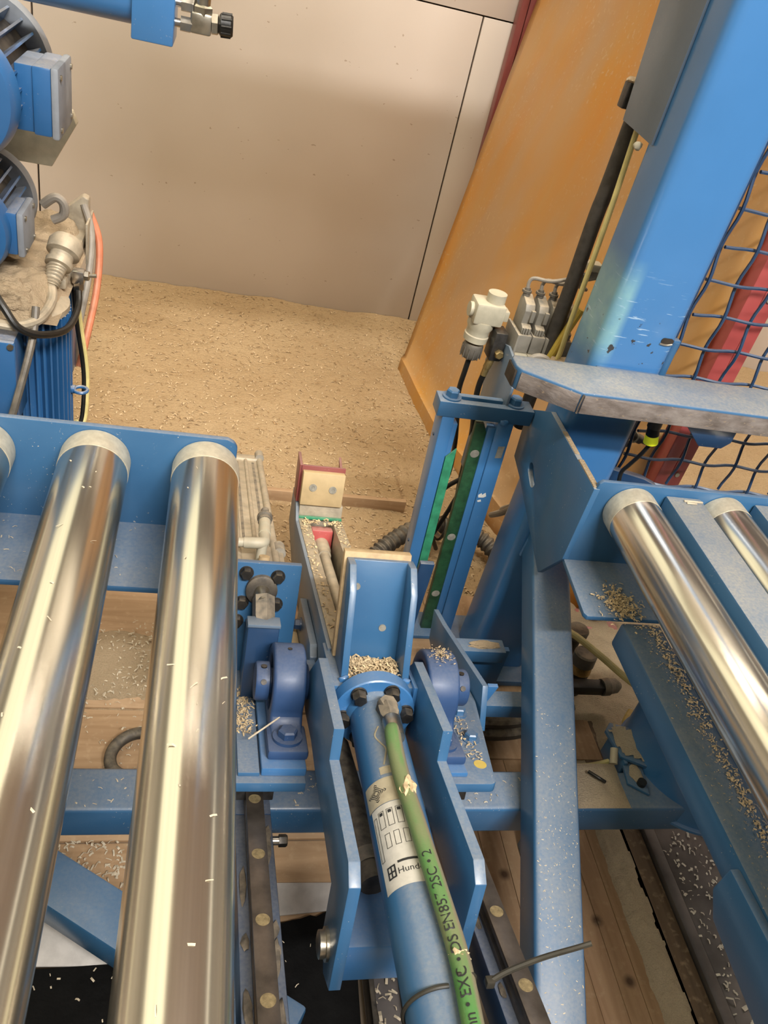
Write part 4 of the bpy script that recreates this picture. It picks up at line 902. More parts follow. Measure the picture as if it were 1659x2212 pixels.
part('red_bracket', B().box(0.258, 0.370, 0.9185, 0.926, 0.236, 0.331, 0.001).prism([(0.9185, 0.236), (0.97, 0.236), (0.985, 0.345), (0.9185, 0.331)], 'x', 0.256, 0.263, 0.001).prism([(0.9185, 0.31), (0.985, 0.34), (0.95, 0.29)], 'x', 0.360, 0.366, 0.0005), 'redbrownshade', fk)
part('red_stop', B().box(0.295, 0.348, 0.845, 0.875, 0.135, 0.192, 0.004), 'red', fk)
part('rod', B().cyl((0.322, 0.86, 0.155), (0.322, 0.25, 0.150), 0.0125, seg=20), 'dustgrey', fk)
part('rod_end', B().lathe((0.322, 0.85, 0.155), (0, -1, 0), [(0, 0.0185), (0.05, 0.0185), (0.055, 0.0155), (0.075, 0.0155)], 20), 'dustgrey', fk)
ch = B()
chips(ch, 240, lambda: (random.choice((random.uniform(0.266, 0.291), random.uniform(0.351, 0.373))), random.uniform(0.28, 0.89), 0.2003), (0.003, 0.010), (0.0008, 0.0025), 0.4)
chips(ch, 60, lambda: (random.uniform(0.268, 0.372), random.uniform(0.86, 0.895), 0.2005), (0.005, 0.014), (0.001, 0.003), 0.4)
part('sawdust_specks', ch, 'chip', fk, kind='stuff')
for u in (0.30, 0.80): part('support_block', B().box(0.268, 0.372, u, u + 0.05, 0.03, 0.100, 0.002), 'darksteel', fk)
lk = thing('link_plate', 'grey-blue link plate bolted beside the clamp slide', 'plate', (0.262, 0.45, 0.03), 'T')
part('plate', B().prism([(0.345, 0.03), (0.345, 0.135), (0.365, 0.152), (0.555, 0.152), (0.555, 0.03)], 'x', 0.2425, 0.2565, 0.0015), 'greyblue', lk)
for u, n_ in ((0.40, 0.10), (0.50, 0.12)):
    bo = part('bolt', B().hexb((0.2425, u, n_), (-1, 0, 0), 0.011, 0.012, 0.014), 'navy', lk); part('nut', B().hexb((0.229, u, n_), (-1, 0, 0), 0.009, 0.010), 'blue', bo)
part('pale_shim', B().box(0.226, 0.2422, 0.43, 0.70, 0.04, 0.085, 0.001), 'block', lk)

# ------------------------------------------------------------------ pneumatic cylinder with blue mounting plate
mp = thing('cylinder_mount', 'blue mounting plate with black bolts around the pneumatic rod', 'mounting plate', (0.12, 0.43, 0.048), 'T')
part('plate', B().box(0.0, 0.217, 0.42, 0.434, 0.048, 0.286, 0.002), 'blue', mp)
for x, n_ in ((0.115, 0.265), (0.174, 0.261), (0.176, 0.204), (0.112, 0.204), (0.106, 0.165)): part('bolt', B().hexb((x, 0.42, n_), (0, -1, 0), 0.0115, 0.012, 0.0135, 0.2), 'blackbolt', mp)
pc = thing('pneumatic_cylinder', 'dusty aluminium pneumatic cylinder with tie rods behind the blue mounting plate', 'cylinder', (0.145, 0.8, 0.14), 'T')
part('body', B().box(0.098, 0.186, 0.60, 1.20, 0.155, 0.243, 0.006), 'dustgrey', pc)
for x in (0.104, 0.142, 0.180): part('tie_rod', B().cyl((x, 0.44, 0.243), (x, 1.205, 0.243), 0.0085 if x != 0.142 else 0.005, seg=14), 'dustgrey', pc)
for x in (0.116, 0.158): part('groove', B().box(x, x + 0.006, 0.62, 1.18, 0.2425, 0.2437), 'greydk', pc)
for x in (0.104, 0.180): part('rod_nut', B().cyl((x, 1.20, 0.250), (x, 1.245, 0.250), 0.012, seg=14), 'grey', pc)
part('rear_cap', B().box(0.094, 0.19, 1.195, 1.235, 0.15, 0.250, 0.006), 'dustgrey', pc)
part('front_cap', B().box(0.090, 0.198, 0.436, 0.60, 0.14, 0.246, 0.005), 'dustgrey', pc)
for x in (0.098, 0.19): [part('rod_nut', B().cyl((x, u, 0.243), (x, u + 0.038, 0.243), 0.013, seg=14), 'grey', pc) for u in (0.436, 0.568)]
el = part('elbow_fitting', B().tube([(0.112, 0.515, 0.285), (0.135, 0.512, 0.287), (0.149, 0.518, 0.287), (0.152, 0.535, 0.288), (0.153, 0.565, 0.292)], 0.0115, 12, 6).cyl((0.10, 0.515, 0.285), (0.118, 0.515, 0.285), 0.0095, seg=12).cyl((0.153, 0.55, 0.29), (0.155, 0.60, 0.298), 0.0125, seg=14).cyl((0.146, 0.512, 0.245), (0.148, 0.516, 0.287), 0.010, seg=12), 'cream', pc, 'cream push-in elbow fitting')
part('needle_valve', B().lathe((0.155, 0.60, 0.298), (0.05, 1, 0.2), [(0, 0.014), (0.012, 0.014), (0.013, 0.016), (0.020, 0.016), (0.022, 0.006), (0.034, 0.006), (0.035, 0.0085), (0.045, 0.0085)], 16), 'greydk', el)
part('wood_plug', B().cyl((0.147, 0.458, 0.244), (0.149, 0.462, 0.282), 0.0125, 0.0105, seg=12), 'ply', pc, 'orange wood plug')
part('wood_plug_base', B().cyl((0.147, 0.458, 0.240), (0.147, 0.458, 0.252), 0.018, seg=12), 'grey', pc)
re_ = thing('rod_clevis', 'dark rod coupling with hex nut in front of the blue mounting plate', 'coupling', (0.148, 0.38, 0.1), 'T')
part('bearing_ring', B().lathe((0.146, 0.42, 0.2335), (0, -1, 0), [(-0.004, 0.0295), (0.010, 0.0295), (0.012, 0.026), (0.0125, 0.016)], 28), 'hosedark', re_)
part('rod', B().cyl((0.146, 0.415, 0.2335), (0.149, 0.375, 0.225), 0.0145, seg=20), 'zinc', re_)
part('hex_coupling', B().hexb((0.149, 0.392, 0.229), (0.03, -1, -0.75), 0.021, 0.052, 0, 0.5), 'greydk', re_)
part('clevis_plate', B().box(0.121, 0.177, 0.325, 0.350, 0.049, 0.205, 0.002), 'navy', re_)
part('clevis_top', B().box(0.1195, 0.1785, 0.320, 0.353, 0.2045, 0.211, 0.0012), 'greyblue', re_)
part('clevis_side', B().box(0.123, 0.128, 0.35, 0.418, 0.049, 0.17, 0.001), 'navy', re_)

# ------------------------------------------------------------------ right of the bearings : fin plate and cross bars
fn = thing('side_bracket', 'blue side bracket with sloping fin plate between bearing and strut', 'bracket', (0.66, 1.1, 0))
part('fin_plate', B().prism([(1.33, 0.20), (1.255, 0.225), (0.985, 0.335), (0.93, 0.265), (1.18, 0.12), (1.30, 0.13)], 'x', 0.592, 0.604, 0.001), 'bluedust', fn)
part('ledge', B().box(0.604, 0.735, 1.185, 1.225, 0.180, 0.216, 0.002), 'bluedust', fn)
part('face_plate', B().box(0.604, 0.765, 1.222, 1.236, 0.0, 0.182, 0.002), 'blueclean', fn)
part('cross_bar', B().box(0.604, 0.745, 0.995, 1.035, 0.225, 0.262, 0.002), 'bluedust', fn)
part('gusset', B().prism([(0.604, 0.335), (0.625, 0.335), (0.608, 0.262), (0.604, 0.25)], 'y', 0.983, 0.992, 0.0006), 'blueclean', fn)
hb_ = B().blob((0.685, 1.205, 0.217), 0.035, 0.012, 0.006, 8, 0.5, 3); solo('sawdust_heap', hb_, 'heap', 'thin sawdust heap on the ledge of the blue side bracket', 'sawdust', (0.685, 1.205, 0.215), kind='stuff')
for k, (y, z) in enumerate(((1.10, 0.035), (1.115, 0.058), (1.13, 0.03))):
    cable('floor_hose', [(0.55, y + 0.03, z), (0.66, y, z + 0.004), (0.78, y - 0.005, z + 0.006), (0.95, y + 0.05, z - 0.004 + 0.003 * k)], 0.016, 'hosedark', ['lowest dark hose of the bundle under the blue side bracket', 'topmost dark hose of the bundle under the blue side bracket', 'rearmost dark hose of the bundle under the blue side bracket'][k])

# floor valve, yellow hoses, dusty bracket
fv = thing('hose_valve', 'black hose valve with brass ring and round cap on the sawdust', 'valve', (1.0, 1.24, 0.02))
part('body', B().cyl((0.985, 1.245, 0.03), (0.985, 1.245, 0.10), 0.026, seg=20).box(0.90, 1.03, 1.165, 1.195, 0.10, 0.128, 0.004), 'rubber', fv)
part('brass_ring', B().cyl((0.985, 1.245, 0.10), (0.984, 1.248, 0.125), 0.0275, seg=20), 'brass', fv)
part('grip', B().lathe((0.984, 1.248, 0.125), (0, 0.1, 1), [(0, 0.029), (0.03, 0.029), (0.034, 0.025)], 20), 'greydk', fv)
part('cap', B().lathe((0.992, 1.33, 0.135), (0, 0.05, 1), [(0, 0.026), (0.022, 0.027), (0.026, 0.024)], 22), 'greydk', fv)
part('cap_stem', B().cyl((0.992, 1.33, 0.02), (0.992, 1.33, 0.136), 0.016, seg=14), 'hosedark', fv)
part('nozzle', B().lathe((1.015, 1.18, 0.114), (1, 0.12, 0.05), [(0, 0.021), (0.018, 0.022), (0.022, 0.019), (0.04, 0.018), (0.052, 0.009)], 18), 'greydk', fv)
cable('yellow_hose', [(0.86, 1.33, 0.19), (0.928, 1.272, 0.205), (0.986, 1.205, 0.20), (1.03, 1.145, 0.195), (1.10, 1.08, 0.18), (1.20, 1.02, 0.12)], 0.0085, 'paleyellow', 'pale yellow hose crossing above the black floor valve')
cable('orange_hose', [(1.075, 1.12, 0.10), (1.02, 1.06, 0.14), (0.985, 1.01, 0.17), (0.955, 0.975, 0.20)], 0.007, 'yellow', 'short amber hose rising beside the dusty bracket')
cable('yellow_hose', [(0.925, 0.90, 0.235), (0.89, 0.90, 0.215), (0.85, 0.905, 0.19), (0.80, 0.93, 0.15)], 0.006, 'paleyellow', 'yellow hose passing under the dusty bracket at the cross beam')
dbk = thing('beam_bracket', 'blue angled bracket covered with sawdust on the cross beam end', 'bracket', (0.91, 0.88, 0.25))
part('top_plate', B().prism([(0.868, 0.935), (0.885, 0.955), (0.925, 0.942), (0.952, 0.905), (0.935, 0.845), (0.878, 0.872)], 'z', 0.262, 0.270, 0.001), 'blue', dbk)
part('leg_plate', B().prism([(0.878, 0.82), (0.915, 0.795), (0.925, 0.86), (0.885, 0.87)], 'z', 0.2505, 0.257, 0.001).box(0.884, 0.892, 0.86, 0.935, 0.20, 0.264, 0.001), 'blue', dbk)
part('pin', B().cyl((0.905, 0.818, 0.257), (0.905, 0.818, 0.266), 0.009, seg=14), 'rubber', dbk)
part('white_sleeve', B().cyl((0.865, 0.865, 0.255), (0.872, 0.892, 0.268), 0.008, seg=12), 'cream', dbk)
vs1, fs1 = grid(0.872, 0.945, 0.852, 0.948, 14, 14, lambda x, y: 0.2705 + 0.006 * max(0, noise.noise(Vector((x * 60, y * 60, 1))) + 0.5))
dusty = B().add(vs1, fs1)
cutp = [(0.870, 0.933), (0.886, 0.951), (0.924, 0.938), (0.948, 0.905), (0.933, 0.850), (0.880, 0.875)]
def inside(x, y, poly):
    c = False
    for (x1, y1), (x2, y2) in zip(poly, poly[1:] + poly[:1]):
        if (y1 > y) != (y2 > y) and x < (x2 - x1) * (y - y1) / (y2 - y1) + x1: c = not c
    return c
keep = [f for f in dusty.f if all(inside(dusty.v[i][0], dusty.v[i][1], cutp) for i in f)]
dusty.f = keep; dusty.blob((0.903, 0.84, 0.2585), 0.014, 0.022, 0.004, 3, 0.3, 2)
solo('sawdust_heap', dusty, 'palelit', 'pinkish sawdust heap on the angled beam bracket', 'sawdust', (0.91, 0.9, 0.27), kind='stuff')
def bz(x, y):
    e = min(x - 0.758, 0.868 - x, y - 0.772, 0.868 - y); return 0.2495 + max(-0.001, min(0.012, e * 0.9)) * (0.7 + 0.5 * noise.noise(Vector((x * 40, y * 40, 2))))
vs1, fs1 = grid(0.756, 0.870, 0.771, 0.869, 26, 24, bz)
solo('sawdust_heap', B().add(vs1, fs1), 'palelit', 'flat sawdust heap lying on the cross beam right of the strut', 'sawdust', (0.81, 0.82, 0.25), kind='stuff')
cable('cable_offcut', [(0.795, 0.838, 0.268), (0.808, 0.822, 0.272), (0.822, 0.815, 0.268)], 0.0035, 'rubber', 'short black cable offcut lying on the sawdusted cross beam', 'cable')

# corrugated conduit
cp = [(0.50, 1.66, 0.04), (0.56, 1.71, 0.075), (0.66, 1.78, 0.09), (0.76, 1.80, 0.085), (0.86, 1.77, 0.07), (0.92, 1.70, 0.04)]
cdt = solo('corrugated_conduit', B().tube(cp, lambda t: 0.024 + 0.0028 * math.sin(t * 2 * math.pi * 30), 14, 36), 'hosedark', 'thick grey corrugated conduit lying on the sawdust behind the guide frame', 'conduit', (0.7, 1.78, 0.04))
cm = thing('cable_bundle', 'dark cable clamps tangled around the corrugated conduit', 'cable clamp', (0.70, 1.76, 0.06))
for k in range(4):
    x = 0.668 + 0.02 * k; part('clamp_ring', B().tube([(x + 0.03 * math.cos(a) * 0.3, 1.785 + 0.034 * math.sin(a), 0.09 + 0.034 * math.cos(a)) for a in [i * 6.283 / 14 for i in range(15)]], 0.005, 6, 2), 'blackbolt', cm)
part('clamp_screw', B().cyl((0.67, 1.74, 0.13), (0.71, 1.735, 0.10), 0.009, seg=10), 'zinc', cm)
cable('grey_cable', [(0.80, 1.47, 0.45), (0.775, 1.53, 0.36), (0.77, 1.58, 0.31), (0.79, 1.60, 0.30), (0.82, 1.58, 0.34), (0.85, 1.56, 0.42)], 0.008, 'greycable', 'outer grey cable looping between guide frame and column', 'cable')
cable('grey_cable', [(0.82, 1.47, 0.46), (0.79, 1.52, 0.39), (0.785, 1.56, 0.345), (0.80, 1.58, 0.335), (0.83, 1.56, 0.37), (0.86, 1.54, 0.43)], 0.008, 'greycable', 'inner grey cable looping between guide frame and column', 'cable')

# things on the floor at lower left
def ragged(pts, amp, n, seed):
    out = []
    for (x1, y1), (x2, y2) in zip(pts, pts[1:] + pts[:1]):
        for i in range(n):
            t = i / n; q = amp * noise.noise(Vector((x1 + (x2 - x1) * t * 9, y1 + (y2 - y1) * t * 9 + i * 0.7, seed)))
            out.append((x1 + (x2 - x1) * t + q, y1 + (y2 - y1) * t + q))
    return out
bs_ = solo('black_sheet_and_shadow', B().prism(ragged([(-1.2, -0.4), (0.36, -0.4), (0.365, 0.72), (0.20, 0.69), (-0.05, 0.632), (-1.2, 0.66)], 0.012, 10, 3), 'z', 0.0, 0.004), 'black', 'oily black sheet with painted-in shadow on the floor under the rails', 'sheet', (-0.2, 0.2, 0.0))  # real sheet plus floor shadow, both drawn as one black outline
solo('pale_board', B().prism([(-0.9, 0.665), (-0.04, 0.632), (-0.03, 0.705), (-0.9, 0.73)], 'z', 0.0, 0.0035, 0.0005), 'paleplate', 'pale grey board on the floor below the diagonal brace', 'board', (-0.3, 0.68, 0))
solo('pale_board', B().prism([(0.19, 0.705), (0.42, 0.72), (0.42, 0.765), (0.19, 0.77)], 'z', 0.0, 0.003, 0.0005), 'paleplate', 'pale board strip on the floor between the slide rails', 'board', (0.3, 0.74, 0))
fs3 = thing('steel_channel', 'dark oily steel channel on the floor below the hydraulic cylinder', 'channel', (0.45, 0.2, 0))
part('channel_web', B().box(0.368, 0.545, -0.4, 0.62, 0.0, 0.012, 0.002), 'steelplate', fs3); part('channel_flange', B().box(0.368, 0.378, -0.4, 0.62, 0.012, 0.05, 0.002), 'darksteel', fs3); part('channel_flange', B().box(0.43, 0.436, -0.4, 0.62, 0.012, 0.025, 0.002), 'darksteel', fs3)
solo('rubber_ring', B().tube([(-0.06 + 0.052 * math.cos(a), 1.035 + 0.052 * math.sin(a) , 0.014 + 0.012 * (1 + math.cos(a))) for a in [i * 6.283 / 20 for i in range(21)]], 0.0125, 12, 3), 'hosedark', 'dark rubber ring on the floorboards half hidden by the second roller', 'ring', (-0.06, 1.035, 0))

# ------------------------------------------------------------------ machinery at the upper left
hy = thing('hydraulic_bar', 'bright blue hydraulic bar with end block and chrome fittings above the motors', 'hydraulic bar', (-0.6, 1.64, 1.26))
part('tube', B().cyl((-1.9, 1.65, 1.281), (-0.158, 1.65, 1.281), 0.038, seg=32), 'blueclean', hy)
part('end_block', B().box(-0.160, -0.091, 1.60, 1.70, 1.228, 1.325, 0.003), 'blueclean', hy)
part('mount', B().box(-1.95, -1.85, 1.60, 1.70, 0.0, 1.33, 0.004), 'blue', hy)
ftg = part('fitting_block', B().box(-0.066, -0.030, 1.625, 1.660, 1.252, 1.285, 0.004), 'zinc', hy, 'chrome fitting block')
for z in (1.262, 1.292):
    part('union_nut', B().cyl((-0.091, 1.635, z), (-0.080, 1.635, z), 0.007, seg=14).hexb((-0.082, 1.635, z), (1, 0, 0), 0.0125, 0.020), 'steel', hy)
part('riser', B().hexb((-0.048, 1.642, 1.280), (0, 0, 1), 0.018, 0.016).cyl((-0.048, 1.642, 1.29), (-0.046, 1.642, 1.36), 0.0135, seg=18), 'zinc', hy)
part('hex_nut', B().hexb((-0.030, 1.642, 1.270), (1, 0, 0.05), 0.017, 0.012), 'zinc', hy)
kn = B().lathe((-0.018, 1.642, 1.272), (1, 0, 0.05), [(0, 0.014), (0.003, 0.018), (0.020, 0.0185), (0.024, 0.015)], 20)
for i in range(10):
    a = i / 10 * 6.283; kn.cyl((-0.014, 1.642 + 0.018 * math.cos(a), 1.272 + 0.018 * math.sin(a)), (0.003, 1.642 + 0.018 * math.cos(a), 1.273 + 0.018 * math.sin(a)), 0.002, seg=6)
part('black_knob', kn, 'rubber', hy, 'black ribbed knob')

def hmotor(name, lab, cx_, cz, y0, y1, rad, bx, boxw, boxh, by0, by1):
    t = thing(name, lab, 'motor', (cx_, (y0 + y1) / 2, cz - rad))
    part('fan_cover', B().lathe((cx_, y0, cz), (0, 1, 0), [(0, rad * 0.80), (0.004, rad * 0.93), (0.012, rad * 0.97), (0.045, rad), (0.048, rad * 0.97)], 56), 'motor', t)
    part('stator', B().cyl((cx_, y0 + 0.046, cz), (cx_, y1 - 0.03, cz), rad * 0.76, seg=48), 'blackbolt', t)  # near-black core paints the dark gaps between the fins
    rg = B().lathe((cx_, y1 - 0.035, cz), (0, 1, 0), [(0, rad * 0.93), (0.0, rad * 1.04), (0.022, rad * 1.08), (0.028, rad * 1.06), (0.060, rad * 0.8)], 56)
    part('end_shield', rg, 'motordust', t)
    n = 26
    for i in range(n):
        a = 2 * math.pi * (i + 0.5) / n
        T = Matrix.Translation((cx_, 0, cz)) @ Matrix.Rotation(a, 4, 'Y')
        part('fin', B().box(rad * 0.74, rad * 0.97, y0 + 0.052, y1 - 0.038, -0.0022, 0.0022, 0, T), 'motor', t)
    bxo = part('terminal_box', B().box(cx_ + rad * 0.86, bx - 0.012, by0 + 0.012, by1 - 0.012, cz - boxh * 0.46, cz + boxh * 0.46, 0.003).box(bx - boxw, bx - 0.013, by0 + 0.004, by1 - 0.004, cz - boxh * 0.48, cz + boxh * 0.48, 0.005), 'motor', t)
    part('box_lid', B().box(bx - 0.014, bx, by0, by1, cz - boxh / 2, cz + boxh / 2, 0.005), 'motordust', bxo)
    for sy, sz in ((by0 + 0.014, 0.36), (by0 + 0.014, -0.36), (by1 - 0.014, 0.36), (by1 - 0.014, -0.36)):
        part('lid_screw', B().cyl((bx - 0.002, sy, cz + boxh * sz), (bx + 0.003, sy, cz + boxh * sz), 0.005, seg=10), 'zinc', bxo)
    gb = B().cyl((bx - 0.03, by1 - 0.01, cz), (bx - 0.03, by1 + 0.016, cz), 0.014, seg=14); part('cable_gland', gb, 'grey', bxo)
    return t
hmotor('electric_motor', 'upper blue electric motor with cooling fins and terminal box', -0.452, 1.100, 1.535, 1.86, 0.118, -0.276, 0.045, 0.118, 1.60, 1.735)
hmotor('electric_motor', 'lower small blue electric motor partly cut off by the picture edge', -0.475, 0.838, 1.62, 1.87, 0.098, -0.355, 0.035, 0.088, 1.645, 1.75)
lo_ = thing('motor_frame', 'blue steel stand carrying the left motors', 'stand', (-0.62, 1.8, 0))
part('back_plate', B().box(-0.75, -0.55, 2.08, 2.10, 0.0, 1.26, 0.003), 'blue', lo_); part('side_plate', B().box(-0.75, -0.735, 1.50, 2.08, 0.0, 1.26, 0.003), 'blue', lo_)
for z in (0.72, 0.965): part('motor_bracket', B().box(-0.735, -0.50, 1.66, 2.08, z, z + 0.016, 0.002), 'blue', lo_)

# vertical motor
vm = thing('vertical_motor', 'dark blue upright motor with vertical cooling ribs behind the left conveyor', 'motor', (-0.37, 1.66, 0.28))
VC = (-0.372, 1.66); VR = 0.098
part('stator', B().cyl((VC[0], VC[1], 0.30), (VC[0], VC[1], 0.70), VR * 0.86, seg=40), 'motor', vm)
for i in range(40):
    a = 2 * math.pi * i / 40; T = Matrix.Translation((VC[0], VC[1], 0)) @ Matrix.Rotation(a, 4, 'Z')
    part('fin', B().box(VR * 0.84, VR, -0.0022, 0.0022, 0.33, 0.688, 0, T), 'motor', vm)
part('bottom_ring', B().lathe((VC[0], VC[1], 0.0), (0, 0, 1), [(0, VR * 0.8), (0.29, VR * 0.8), (0.291, VR * 1.02), (0.325, VR * 1.02), (0.33, VR * 0.9)], 40), 'grey', vm)
part('top_shield', B().lathe((VC[0], VC[1], 0.688), (0, 0, 1), [(0, VR * 0.98), (0.012, VR * 0.98), (0.022, VR * 0.8)], 40), 'dustgrey', vm)
ey = part('lifting_eye', B().cyl((VC[0] + VR - 0.006, 1.66, 0.498), (VC[0] + VR + 0.006, 1.66, 0.498), 0.010, seg=12).tube([(VC[0] + VR + 0.018 + 0.014 * math.cos(a), 1.66 + 0.014 * math.sin(a), 0.498) for a in [i * 6.283 / 16 for i in range(17)]], 0.004, 8, 2), 'motor', vm)
tb_ = part('terminal_box', B().box(-0.425, -0.352, 1.495, 1.585, 0.50, 0.685, 0.006), 'motor', vm); part('box_lid', B().box(-0.430, -0.348, 1.480, 1.496, 0.492, 0.692, 0.005), 'motor', tb_)
for x, z in ((-0.355, 0.50), (-0.355, 0.684)): part('lid_screw', B().cyl((x, 1.481, z), (x, 1.476, z), 0.006, seg=10), 'zinc', tb_)
part('side_fin_box', B().box(-0.362, -0.35, 1.556, 1.575, 0.34, 0.46, 0.001), 'navy', vm)

# dusty gearbox with hoses
gb = thing('gear_housing', 'sawdust covered gear housing between the motors and the back wall', 'gearbox', (-0.40, 1.88, 0))
part('casting', B().box(-0.49, -0.288, 1.70, 2.02, 0.713, 0.738, 0.006), 'dustgrey', gb)
part('corner_post', B().prism([(-0.345, 0.70), (-0.286, 0.70), (-0.284, 0.812), (-0.297, 0.818), (-0.345, 0.775)], 'y', 1.99, 2.02, 0.004), 'dustgrey', gb)
part('side_cover', B().box(-0.283, -0.278, 1.93, 2.03, 0.68, 0.775, 0.001), 'dustgrey', gb)
part('lower_casing', B().box(-0.49, -0.292, 1.775, 1.90, 0.46, 0.70, 0.01), 'blue', gb)
part('stand', B().box(-0.58, -0.40, 1.76, 1.90, 0.0, 0.46, 0.004), 'navy', gb)
sl = part('spindle', B().lathe((-0.290, 1.745, 0.805), (-0.02, -0.075, -0.058), [(0, 0.030), (0.012, 0.036), (0.034, 0.034), (0.038, 0.024), (0.052, 0.024), (0.054, 0.028), (0.064, 0.027), (0.066, 0.019), (0.10, 0.015)], 24), 'dustgrey', gb)
part('ribbed_boot', B().tube([(-0.306, 1.69, 0.764), (-0.308, 1.675, 0.752), (-0.311, 1.66, 0.738)], lambda t: 0.019 - 0.005 * t + 0.0018 * math.sin(t * 40), 14, 14), 'dustgrey', sl)
fq = thing('hose_fitting', 'chrome hydraulic fitting sticking out beside the dusty gear housing', 'fitting', (-0.27, 1.76, 0.70))
part('fitting_body', B().box(-0.286, -0.260, 1.747, 1.773, 0.708, 0.738, 0.004).cyl((-0.31, 1.76, 0.728), (-0.28, 1.76, 0.728), 0.009, seg=12), 'steel', fq)
part('stem', B().hexb((-0.260, 1.76, 0.726), (1, 0, 0), 0.011, 0.010).cyl((-0.252, 1.76, 0.727), (-0.236, 1.76, 0.729), 0.0045, seg=10), 'zinc', fq); part('hose_nut', B().hexb((-0.273, 1.758, 0.712), (0, -0.1, -1), 0.012, 0.020), 'steel', fq)
cable('black_cable', [(-0.273, 1.756, 0.696), (-0.268, 1.71, 0.672), (-0.272, 1.60, 0.676), (-0.305, 1.53, 0.692), (-0.341, 1.50, 0.715), (-0.368, 1.51, 0.748), (-0.40, 1.54, 0.78)], 0.0075, 'rubber', 'glossy black cable drooping in front of the upright motor', 'cable')
cable('grey_hose', [(-0.311, 1.66, 0.738), (-0.304, 1.62, 0.722), (-0.316, 1.555, 0.712), (-0.349, 1.52, 0.709), (-0.39, 1.51, 0.715), (-0.47, 1.50, 0.73)], 0.0100, 'dustgrey', 'dusty beige hose curving round the upright motor')
cable('orange_hose', [(-0.285, 2.02, 0.77), (-0.262, 2.0, 0.71), (-0.26, 1.95, 0.62), (-0.27, 1.88, 0.54), (-0.285, 1.83, 0.46)], 0.0085, 'orangehose', 'orange hose hanging behind the dusty gear housing')
cable('grey_hose', [(-0.295, 1.99, 0.80), (-0.275, 1.97, 0.74), (-0.276, 1.92, 0.65), (-0.29, 1.86, 0.55), (-0.30, 1.83, 0.46)], 0.008, 'greycable', 'grey hose hanging next to the orange hose')
cable('yellow_cable', [(-0.283, 1.78, 0.70), (-0.278, 1.80, 0.60), (-0.262, 1.79, 0.47), (-0.262, 1.76, 0.37), (-0.272, 1.745, 0.345), (-0.282, 1.745, 0.36)], 0.0058, 'paleyellow', 'thin yellow cable hanging right of the upright motor', 'cable')
cable('black_cable', [(-0.286, 1.775, 0.705), (-0.283, 1.79, 0.60), (-0.268, 1.785, 0.47), (-0.268, 1.755, 0.37), (-0.280, 1.74, 0.33)], 0.0052, 'rubber', 'thin black cable hanging right of the upright motor', 'cable')
cable('black_cable', [(-0.322, 1.56, 0.735), (-0.322, 1.535, 0.70), (-0.328, 1.50, 0.655), (-0.345, 1.46, 0.58), (-0.365, 1.44, 0.50), (-0.38, 1.43, 0.40)], 0.0075, 'greydk', 'dark grey cable falling across the terminal box of the upright motor', 'cable')
cable('grey_hose', [(-0.36, 1.86, 0.83), (-0.335, 1.86, 0.85), (-0.318, 1.86, 0.84), (-0.318, 1.86, 0.815), (-0.34, 1.86, 0.80)], 0.010, 'greycable', 'grey hose loop under the lower motor')
cable('floor_hose', [(-0.24, 1.66, 0.29), (-0.255, 1.68, 0.20), (-0.25, 1.72, 0.10), (-0.27, 1.80, 0.02)], 0.010, 'dustgrey', 'dusty hose behind the left conveyor end')
def gz_(x, y):
    e = min(-0.287 - x - 0.02 * max(0, (1.72 - y) / 0.15), y - 1.565, 2.02 - y) + 0.012 * noise.noise(Vector((x * 25, y * 25, 9)))
    return 0.700 + max(-0.004, min(1, e / 0.03)) * (0.052 + 0.016 * noise.noise(Vector((x * 14, y * 14, 5))) + 0.009 * noise.noise(Vector((x * 45, y * 45, 5))) + 0.02 * max(0, (y - 1.9) * 8))
vs1, fs1 = grid(-0.50, -0.284, 1.56, 2.02, 70, 130, gz_)
hp = B().add(vs1, fs1); hp.blob((-0.385, 1.60, 0.735), 0.045, 0.030, 0.030, 9, 0.5, 4); hp.blob((-0.345, 1.585, 0.722), 0.018, 0.016, 0.024, 12, 0.5, 3)
solo('sawdust_heap', hp, 'heap', 'thick sawdust heap caked on the gear housing beside the motors', 'sawdust', (-0.4, 1.85, 0.767), kind='stuff', ang=180)
gc = thing('grey_cover', 'grey sheet metal cover with vent holes behind the upper motor', 'cover', (-0.38, 2.05, 0.85))
part('cover_sheet', B().prism([(-0.50, 1.02), (-0.325, 0.985), (-0.315, 0.96), (-0.37, 0.86), (-0.50, 0.86)], 'y', 2.03, 2.06, 0.002), 'cream', gc)
for x, z in ((-0.345, 0.965), (-0.338, 0.967), (-0.345, 0.950), (-0.338, 0.952)): part('vent_hole', B().cyl((x, 2.0305, z), (x, 2.0295, z), 0.002, seg=8), 'blackbolt', gc)
part('cover_foot', B().box(-0.50, -0.46, 2.03, 2.06, 0, 0.87, 0.002), 'cream', gc)

# ------------------------------------------------------------------ sawdust and shavings on the floor
def fz(x, y):
    n1 = noise.noise(Vector((x * 3, y * 3, 0.3))); n2 = noise.noise(Vector((x * 14, y * 20, 1.3))); n3 = noise.noise(Vector((x * 45, y * 70, 2.3)))
    far = max(0, min(1, (y - 1.957) / 0.012)) if x < 0.66 else max(0, min(1, (y - 1.97) / 0.25))
    h = 0.006 + 0.040 * far + 0.008 * n1 + 0.0045 * n2 + 0.0028 * n3
    near = max(0, min(1, (y - 1.56) / 0.18 + n1 * 0.5))
    wl = max(0, min(1, (y - 3.12) / 0.18)); h += wl * (0.012 + 0.01 * noise.noise(Vector((x * 6, 0, 4))))
    return h * near - 0.006 * (1 - near)
vs1, fs1 = grid(-1.6, 3.6, 1.50, WY - 0.001, 520, 190, fz)
solo('sawdust_floor', B().add(vs1, fs1), 'sawdust', 'thick tan sawdust layer covering the floor up to the back wall', 'sawdust', (0.5, 2.4, 0), kind='stuff', ang=180)
